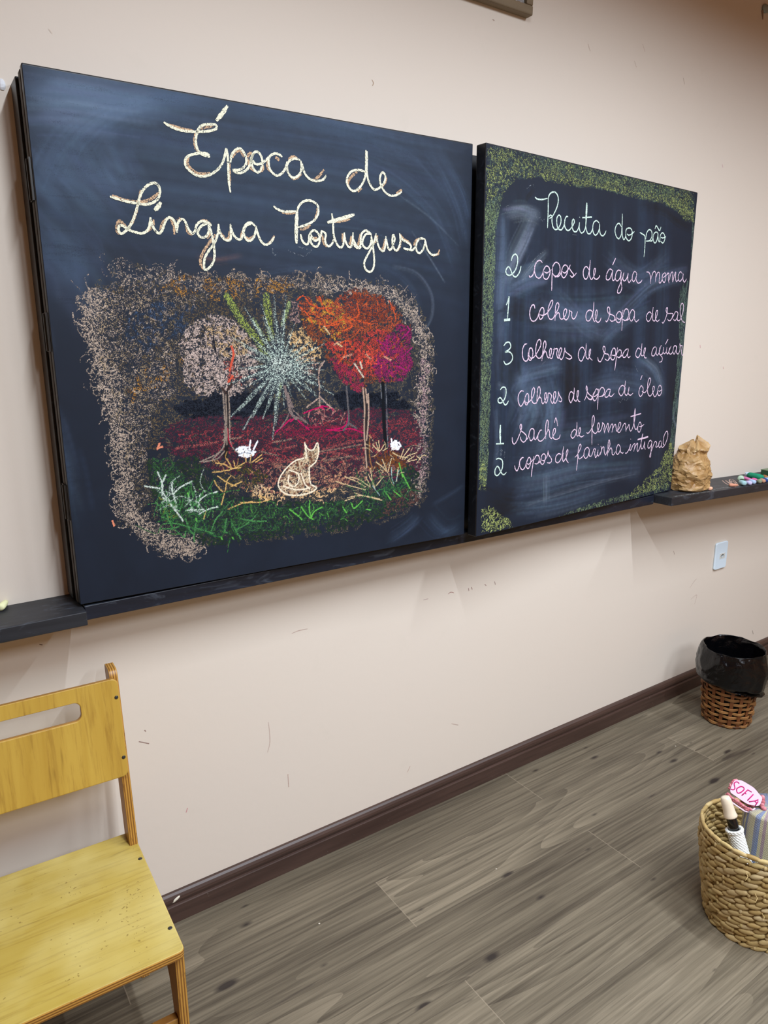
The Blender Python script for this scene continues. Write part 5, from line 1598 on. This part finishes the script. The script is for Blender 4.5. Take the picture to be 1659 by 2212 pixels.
for s in (-1,1):
    x=.1725 if s>0 else -.1905
    plate('leg',round_poly([(-.189,.0),(-.150,.0),(-.146,.15),(-.142,.22),(-.128,.275),(-.095,.305),(-.06,.3615),(-.189,.3615)],[0,.002,.02,.03,.03,.02,0,0]),.018,[M_leg,M_edge],ch,(x,0,0),YZX,.0015)
    plate('leg',round_poly([(.165,0),(.212,0),(.202,.36),(.222,.57),(.247,.797),(.205,.795),(.197,.785),(.172,.57),(.152,.382),(.150,.30),(.110,.30),(.140,.24),(.155,.15)],[.002,.002,.02,.02,.012,.012,.01,.02,.01,.0,.0,.03,.03]),.018,[M_leg,M_edge],ch,(x,0,0),YZX,.0015)
    plate('side_rail',[(-.0595,.305),(.1095,.305),(.1095,.3615),(-.0595,.3615)],.018,[M_leg,M_edge],ch,(x,0,0),YZX,.001)
plate('stretcher',[(-.172,-.009),(.172,-.009),(.172,.009),(-.172,.009)],.045,[M_edge,M_leg],ch,(0,-.168,.165),None,.0015)
by,bz,ty,tz=.170,.554,.196,.780; ln=math.hypot(ty-by,tz-bz); cv_,sv=(tz-bz)/ln,(ty-by)/ln
RB=Matrix(((1,0,0),(0,sv,-cv_),(0,cv_,sv)))
def ring_plate(outer,inner,T):
    mb=MB(); n=len(outer); mb.rings([[(x,y,0) for x,y in inner],[(x,y,0) for x,y in outer]],cap=(False,False),mi=0); mb.rings([[(x,y,T) for x,y in outer],[(x,y,T) for x,y in inner]],cap=(False,False),mi=0)
    mb.rings([[(x,y,0) for x,y in outer],[(x,y,T) for x,y in outer]],cap=(False,False),mi=1); mb.rings([[(x,y,T) for x,y in inner],[(x,y,0) for x,y in inner]],cap=(False,False),mi=1)
    me=mb.build('backrest',[M_back,M_edge],ch,loc=(0,by,bz),rot=RB)
    bm=bmesh.new(); bm.from_mesh(me.data); bmesh.ops.remove_doubles(bm,verts=bm.verts,dist=1e-5); bmesh.ops.recalc_face_normals(bm,faces=bm.faces); bm.to_mesh(me.data); bm.free()
    b=me.modifiers.new('bevel','BEVEL'); b.width=.0025; b.segments=2; b.limit_method='ANGLE'; b.angle_limit=math.radians(50)
    return me
zs=(.727-bz)/cv_
ring_plate([(x,y+ln/2) for x,y in rrect(.372,ln,.012,7)],[(x,y+zs) for x,y in rrect(.210,.041,.014,7)],.013)
for sx in (-1,1):
    for h in (.045,.185):
        mb=MB(); mb.lathe([(.0035,0),(.0042,.0006),(.003,.0016),(.001,.0012)],12); mb.build('screw',M_screw,ch,smooth=True,loc=(sx*.1795,by+sv*h-cv_*.0128,bz+cv_*h+sv*.0128),rot=RB)
    for y in (-.132,.098):
        mb=MB(); mb.lathe([(.0042,0),(.0046,.0006),(.003,.0012),(.001,.0009)],12); mb.build('screw',M_screw,ch,smooth=True,loc=(sx*.1815,y,.3798))
# ---------------------------------------------------------------- waste basket with bin liner
wb_=thing('waste_basket','brown wicker waste basket lined with a black plastic bag by the wall','waste basket',(2.366,-.241,0),.3)
M_wick=isl('wicker_strips',[(128,84,46),(150,104,60),(172,124,74),(134,92,52),(108,70,38)],.42,.45,(50,50,50))
def rw(z): return .090+.020*z/.25
mb=MB(); NS=18; rows=13; pitch=.0192
for k in range(rows):
    z=.010+k*pitch; ph=k%2; rs=[]; n=NS*6
    for i in range(n):
        a=2*math.pi*i/n; r=rw(z)+.0042*math.cos(a*NS/2+ph*math.pi)+.0008*math.sin(a*5+k); dz=.0012*math.sin(a*3+k*1.7); h=.0056+.0012*noise.noise((k*3.1,a,1))
        c,s_=math.cos(a),math.sin(a)
        rs.append([((r-.0012)*c,(r-.0012)*s_,z-h+dz),((r+.0012)*c,(r+.0012)*s_,z-h*.8+dz),((r+.0014)*c,(r+.0014)*s_,z+h*.8+dz),((r-.0012)*c,(r-.0012)*s_,z+h+dz)])
    rs.append(rs[0]); mb.rings(rs,cap=(False,False))
mb.build('woven_strips',M_wick,wb_,smooth=False)
mb=MB()
for i in range(NS//2*2):
    a=2*math.pi*i/NS; c,s_=math.cos(a),math.sin(a); r0,r1=rw(0),rw(.25); w2=.0062
    mb.add([(r*c-e*s_+d*c,r*s_+e*c+d*s_,z) for r,z in ((r0,.001),(r1,.255)) for e,d in ((-w2,-.0012),(w2,-.0012),(w2,.0012),(-w2,.0012))],[(0,1,5,4),(1,2,6,5),(2,3,7,6),(3,0,4,7),(4,5,6,7),(3,2,1,0)])
mb.build('stakes',isl('wicker_stakes',[(110,64,34),(128,78,42),(98,58,30)],.45,.4),wb_)
mb=MB(); mb.lathe([(.01,.001),(.086,.001),(.092,.004),(.093,.010),(.087,.012),(.01,.006)],40); mb.build('base_ring',plain('wicker_base',(88,56,32),.5,.4,.2,60),wb_,smooth=True)
mb=MB(); n=160; rs=[]
prof=[(.02,.030),(.078,.032),(.088,.10),(.096,.20),(.101,.265),(.104,.296),(.1065,.309),(.1095,.314),(.1135,.310),(.1180,.294),(.1230,.268),(.1270,.240),(.1285,.215),(.1265,.192),(.1215,.176),(.1160,.166),(.1145,.158),(.1130,.160)]
pp=smooth(np.array(prof),4)
for k,(r,z) in enumerate(pp):
    t=k/len(pp); row=[]; outer=max(0,(t-.45)/.55)
    for i in range(n):
        a=2*math.pi*i/n; c,s_=math.cos(a),math.sin(a)
        f=(1-2*abs(noise.noise((c*1.6,s_*1.6,t*5))))*.0045*(1+1.8*outer)+.003*noise.noise((c*5,s_*5,t*6))+.0022*(1-2*abs(noise.noise((c*3+4,s_*3,t*14))))
        if t<.12: f*=.2
        dz=.006*noise.noise((c*1.5,s_*1.5,2.))*min(1,t*2)+outer*(.030*math.cos(a-2.3)+.008*noise.noise((c*2,s_*2,7.)))*(.4+.6*outer)
        if t<.3: dz=0
        row.append(((r+f)*c,(r+f)*s_,z+dz))
    rs.append(row)
mb.rings(rs,cap=(True,False))
m=NT('black_polythene'); o=m.obj(); a=m.noise(o,26,5,.6,1.2); b=m.noise(o,80,3)
m.base(lin((5,5,7))); m.set(.17,.42); m.bump(a,.35,.012)
lo=mb.build('bin_liner',m.mat,wb_,smooth=True,fixn=False); sd=lo.modifiers.new('thick','SOLIDIFY'); sd.thickness=.0008; sd.offset=1
# ---------------------------------------------------------------- seagrass basket with its contents
sb=thing('seagrass_basket','round woven seagrass basket on the floor holding pouch and recorder','basket',(1.448,-.868,0))
M_sea=isl('seagrass',[(170,144,92),(200,174,120),(216,192,140),(186,156,100),(206,184,128),(176,146,90),(222,202,158)],.55,.3,(40,40,120))
def rs_(z): 
    t=z/.27; return .118+.030*min(1,t*1.15)-.006*math.sin(t*math.pi)*0+.004*math.sin(t*math.pi)
def zs_(z,a):   # the rim dips and rises
    return z*(1+.055*math.cos(a-math.radians(215))*z/.27)
mb=MB(); rows=19; pit=.0142
for k in range(rows):
    z=.008+k*pit; r=rs_(z); n=int(2*math.pi*r/.030); top=(k==rows-1)
    for i in range(n):
        a=2*math.pi*(i+.5*(k%2)+random.uniform(-.12,.12))/n; c,s_=math.cos(a),math.sin(a); zz=zs_(z,a)
        T=Vector((-s_,c,0)); R=Vector((c,s_,0)); U=Vector((0,0,1)); tl=random.gauss(.30,.10) if not top else .05
        ax=(T*math.cos(tl)+U*math.sin(tl)); bx=(U*math.cos(tl)-T*math.sin(tl))
        L=random.uniform(.017,.0215) if not top else .022; hh=random.uniform(.0066,.0084) if not top else .0062
        M3=Matrix((ax*L,bx*hh,R*random.uniform(.0048,.0064))).transposed()
        mb.ellipsoid(Vector((r*c,r*s_,zz))+R*random.gauss(0,.0010),M3,10,6)
        if random.random()<.45: # binding strand between two grains
            q=Vector((r*c,r*s_,zz))+T*.016; mb.ellipsoid(q,Matrix((T*.0045,U*.0075,R*.0052)).transposed(),8,5)
mb.build('woven_wall',M_sea,sb,smooth=True)
mb=MB(); mb.lathe([(.01,.002),(.110,.002)]+[(rs_(.01+.0245*q)-.0004,.01+.0245*q) for q in range(11)]+[(rs_(.255-.0245*q)-.0018,.2545-.0245*q) for q in range(11)]+[(.01,.009)],60,cap=(True,True)); mb.build('inner_core',plain('seagrass_core',(126,102,60),.8,.2,.2,60),sb,smooth=True)
M_straw=plain('straw',(190,164,112),.6,.3,.1,80)
for a,z,l in ((3.4,.235,.022),(3.55,.185,.026),(3.7,.13,.016),(4.4,.02,.05),(4.3,.17,.02)):
    r=rs_(z)+.004; c,s_=math.cos(a),math.sin(a); mb=MB(); mb.tube([(r*c,r*s_,z),((r+l*.5)*c-l*.3*s_,(r+l*.5)*s_+l*.3*c,z-.002),((r+l)*c-l*.2*s_,(r+l)*s_+l*.2*c,z-.006)],[.0011,.0009,.0004],6); mb.build('loose_straw',M_straw,sb)
# recorder in a crocheted cover
def onax(p0,d,t): return Vector(p0)+Vector(d)*t
rc=thing('recorder','recorder with cream head in white crochet cover leaning in the basket','recorder',(1.383,-.905,.085))
d_=Vector((1.362,-.806,.348))-Vector((1.383,-.905,.085)); LR=d_.length; qr=d_.to_track_quat('Z','Y'); rc.rotation_mode='QUATERNION'; rc.rotation_quaternion=qr
bb=LR
mb=MB(); mb.lathe([(.0125,0),(.0125,bb-.07),(.0125,bb-.036),(.0118,bb-.033)],28); mb.build('body',plain('black_plastic',(14,14,16),.15,.6,.05,30),rc,smooth=True)
mb=MB(); mb.lathe([(.0165,bb-.040),(.0172,bb-.037),(.0152,bb-.031),(.0140,bb-.018),(.0138,bb-.005),(.0128,bb+.004),(.0112,bb+.010),(.0095,bb+.0125),(.004,bb+.0135)],32); tag(mb.build('head_cap',plain('cream_plastic',(222,206,182),.18,.6,.02,20),rc,smooth=True),'glossy cream head')
mb=MB(); rs=[]; n=96
for k in range(220):
    z=k/219*(bb-.072); row=[]; rr=.0182+(.0022 if k>212 else 0); rowi=int(z/.0044); fz=(z/.0044)%1
    for i in range(n):
        a=2*math.pi*i/n; b=.0022*abs(math.sin(a*8+rowi*math.pi/2+fz*.9))*math.sin(math.pi*fz)**.5
        row.append(((rr+b)*math.cos(a),(rr+b)*math.sin(a),z))
    rs.append(row)
rs.append([((.0150)*math.cos(2*math.pi*i/n),(.0150)*math.sin(2*math.pi*i/n),bb-.0715) for i in range(n)]); rs.append([((.0140)*math.cos(2*math.pi*i/n),(.0140)*math.sin(2*math.pi*i/n),bb-.085) for i in range(n)])
mb.rings(rs,cap=(True,False)); M_cro=plain('white_cotton',(232,232,226),.9,.1,.10,700,.4); mb.build('crochet_cover',M_cro,rc,smooth=True)
mb=MB(); pth=[]
for i in range(15):
    a=math.pi*i/14; pth.append((-.017-.016*math.sin(a)*.6,-.006+.012*i/14-.006,bb-.082+.034*i/14*1.0))
mb.tube(pth,.0036,8); mb.build('cover_loop',M_cro,rc,smooth=True)
# striped pouch with crocheted edge and name tag
po=thing('knitted_pouch','striped woven pouch with pink crochet edge and name tag in the basket','pouch',(1.470,-.862,.012))
m=NT('striped_weave'); o=m.obj(); s=m.n('ShaderNodeSeparateXYZ',i_0=o); ang=m.math('ARCTAN2',s.outputs[1],s.outputs[0])
u=m.math('MULTIPLY',ang,.075)
st=m.n('ShaderNodeTexWhiteNoise',noise_dimensions='1D',i_W=m.math('FLOOR',m.math('DIVIDE',u,.0085))).outputs['Value']
c=m.ramp(st,(0,lin((214,206,158))),(.34,lin((212,204,160))),(.36,lin((126,130,164))),(.6,lin((130,150,186))),(.62,lin((170,140,150))),(.8,lin((205,196,168))),(.82,lin((140,150,176))))
ck=m.math('MULTIPLY',m.math('SINE',m.math('MULTIPLY',u,2*math.pi/.0042)),m.math('SINE',m.math('MULTIPLY',s.outputs[2],2*math.pi/.0052)))
c=m.mix(m.math('MULTIPLY_ADD',ck,.5,.42,clamp=True),m.mix(1.0,c,(.5,.5,.55),'MULTIPLY'),m.mix(.25,c,lin((240,236,236)))); m.base(c); m.set(.9,.1); m.bump(ck,.5,.002)
mb=MB(); rs=[]; n=72
for k in range(40):
    z=.31*k/39; row=[]
    for i in range(n):
        a=2*math.pi*i/n; r=.066*(1+.04*noise.noise((math.cos(a)*2,math.sin(a)*2,z*8)))*(1-.05*max(0,(k-34)/5)); row.append((r*math.cos(a),r*.86*math.sin(a),z))
    rs.append(row)
mb.rings(rs); mb.build('pouch_body',m.mat,po,smooth=True)
TAG={'plate': [(-373, 157), (-265, 326), (-175, 360), (-71, 355), (76, 279), (219, 183), (323, 46), (382, -42), (345, -144), (280, -227), (185, -241), (3, -210), (-141, -126), (-274, -31), (-387, 55)], 'S': [(-140, 280), (-192, 319), (-265, 285), (-267, 203), (-269, 152), (-315, 119), (-376, 137)], 'O': [(-113, 210), (-216, 154), (-228, 72), (-190, 44), (-111, 78), (-39, 142), (-52, 197), (-113, 210)], 'F': [(-119, -9), (-30, 61), (54, 136), (141, 84)], 'F2': [(-40, 65), (-3, 32)], 'I': [(5, -124), (174, 29)], 'A': [(37, -153), (192, -126), (280, -92), (261, -148), (180, -236)], 'A2': [(186, -131), (231, -179)], 'trim': [(-446, 12), (-364, -75), (-248, -141), (-155, -217), (-13, -310), (68, -326)], 'low': [(-486, -91), (-406, -148), (-283, -242), (-169, -317), (-65, -382), (59, -386), (196, -301)]}
O_,UX,UY,NN=[Vector(v) for v in [[1.4223, -0.8236, 0.352], [0.7784, -0.6278, 0.0], [0.3777, 0.4684, 0.7987], [-0.5014, -0.6217, 0.6017]]]
loc3=lambda q,h=0.0: tuple(O_+UX*(q[0]/10000)+UY*(q[1]/10000)+NN*h-po.location)
M_trim=isl('pink_yarn',[(214,128,138),(196,110,126),(226,160,168),(170,90,108)],.9,.1,(200,200,200))
def yarn(mb,pts,r,h,k=4,amp=1.0):
    pp=smooth(np.array(pts,float),k)
    for i,q in enumerate(pp):
        c0=Vector(loc3(q,h+random.uniform(-.002,.002)*amp)); M3=Matrix.Rotation(random.uniform(0,3),3,NN)@Matrix.Diagonal((r*random.uniform(.8,1.3),r*random.uniform(.7,1.0),r*random.uniform(.7,1.0))); mb.ellipsoid(c0,M3,8,6)
mb=MB(); yarn(mb,TAG['trim'],.0042,-.003,6); yarn(mb,[(a-6,b-22) for a,b in TAG['trim']],.0042,-.006,6); yarn(mb,[(a+60,b+120) for a,b in TAG['trim'][3:]]+[(a+110,b+90) for a,b in TAG['trim'][4:]],.0048,-.008,6)
pl_=TAG['plate']; yarn(mb,[pl_[0],pl_[1],pl_[2]],.0045,-.005,6); yarn(mb,[(pl_[7][0]+40,pl_[7][1]+30),(pl_[8][0]+70,pl_[8][1]+10),(pl_[9][0]+90,pl_[9][1]-20),(pl_[9][0]+150,pl_[9][1]-80)],.0055,-.006,8)
mb.build('crochet_trim',M_trim,po,smooth=True)
mb=MB(); cen=sum((Vector((x,y)) for x,y in pl_),Vector((0,0)))/len(pl_)
top=[Vector((x,y)) for x,y in pl_]
for off,inset,h0,h1 in ((Vector((0,0)),1.0,-.012,-.0015),): 
    pass
b_=[loc3(tuple(cen+(q-cen)*.9+Vector((30,40))),-.022) for q in top]; mb.rings([b_,[loc3(tuple(q),-.004) for q in top]]); mb.build('pouch_flap',m.mat,po)
mb=MB(); sp=[tuple(q) for q in smooth(np.array(pl_+[pl_[0]],float),4)[:-1]]; mb.rings([[loc3(q,-.0005) for q in sp],[loc3(q,.0016) for q in sp]]); 
nt=tag(mb.build('name_tag',plain('pink_felt',(224,186,210),.9,.1,.06,160,.3),po,fixn=True),'pale pink felt tag')
mb=MB(); lw=TAG['low']; mb.tube([loc3(q,-.006) for q in smooth(np.array(lw,float),4)],.0022,8); tag(mb.build('felt_underlayer',plain('pale_felt',(226,200,218),.9,.1,.06,160),po,smooth=True),'second pale felt layer under tag')
mb=MB()
for key in ('S','O','F','F2','I','A','A2'):
    q=smooth(np.array(TAG[key],float),4) if key in('S','O') else np.array(TAG[key],float)
    mb.tube([loc3(x,.0018) for x in q],.00135,8)
mb.build('tag_lettering',plain('magenta_ink',(186,30,104),.7,.2,.05,100),nt,smooth=True).matrix_parent_inverse=Matrix.Identity(4)
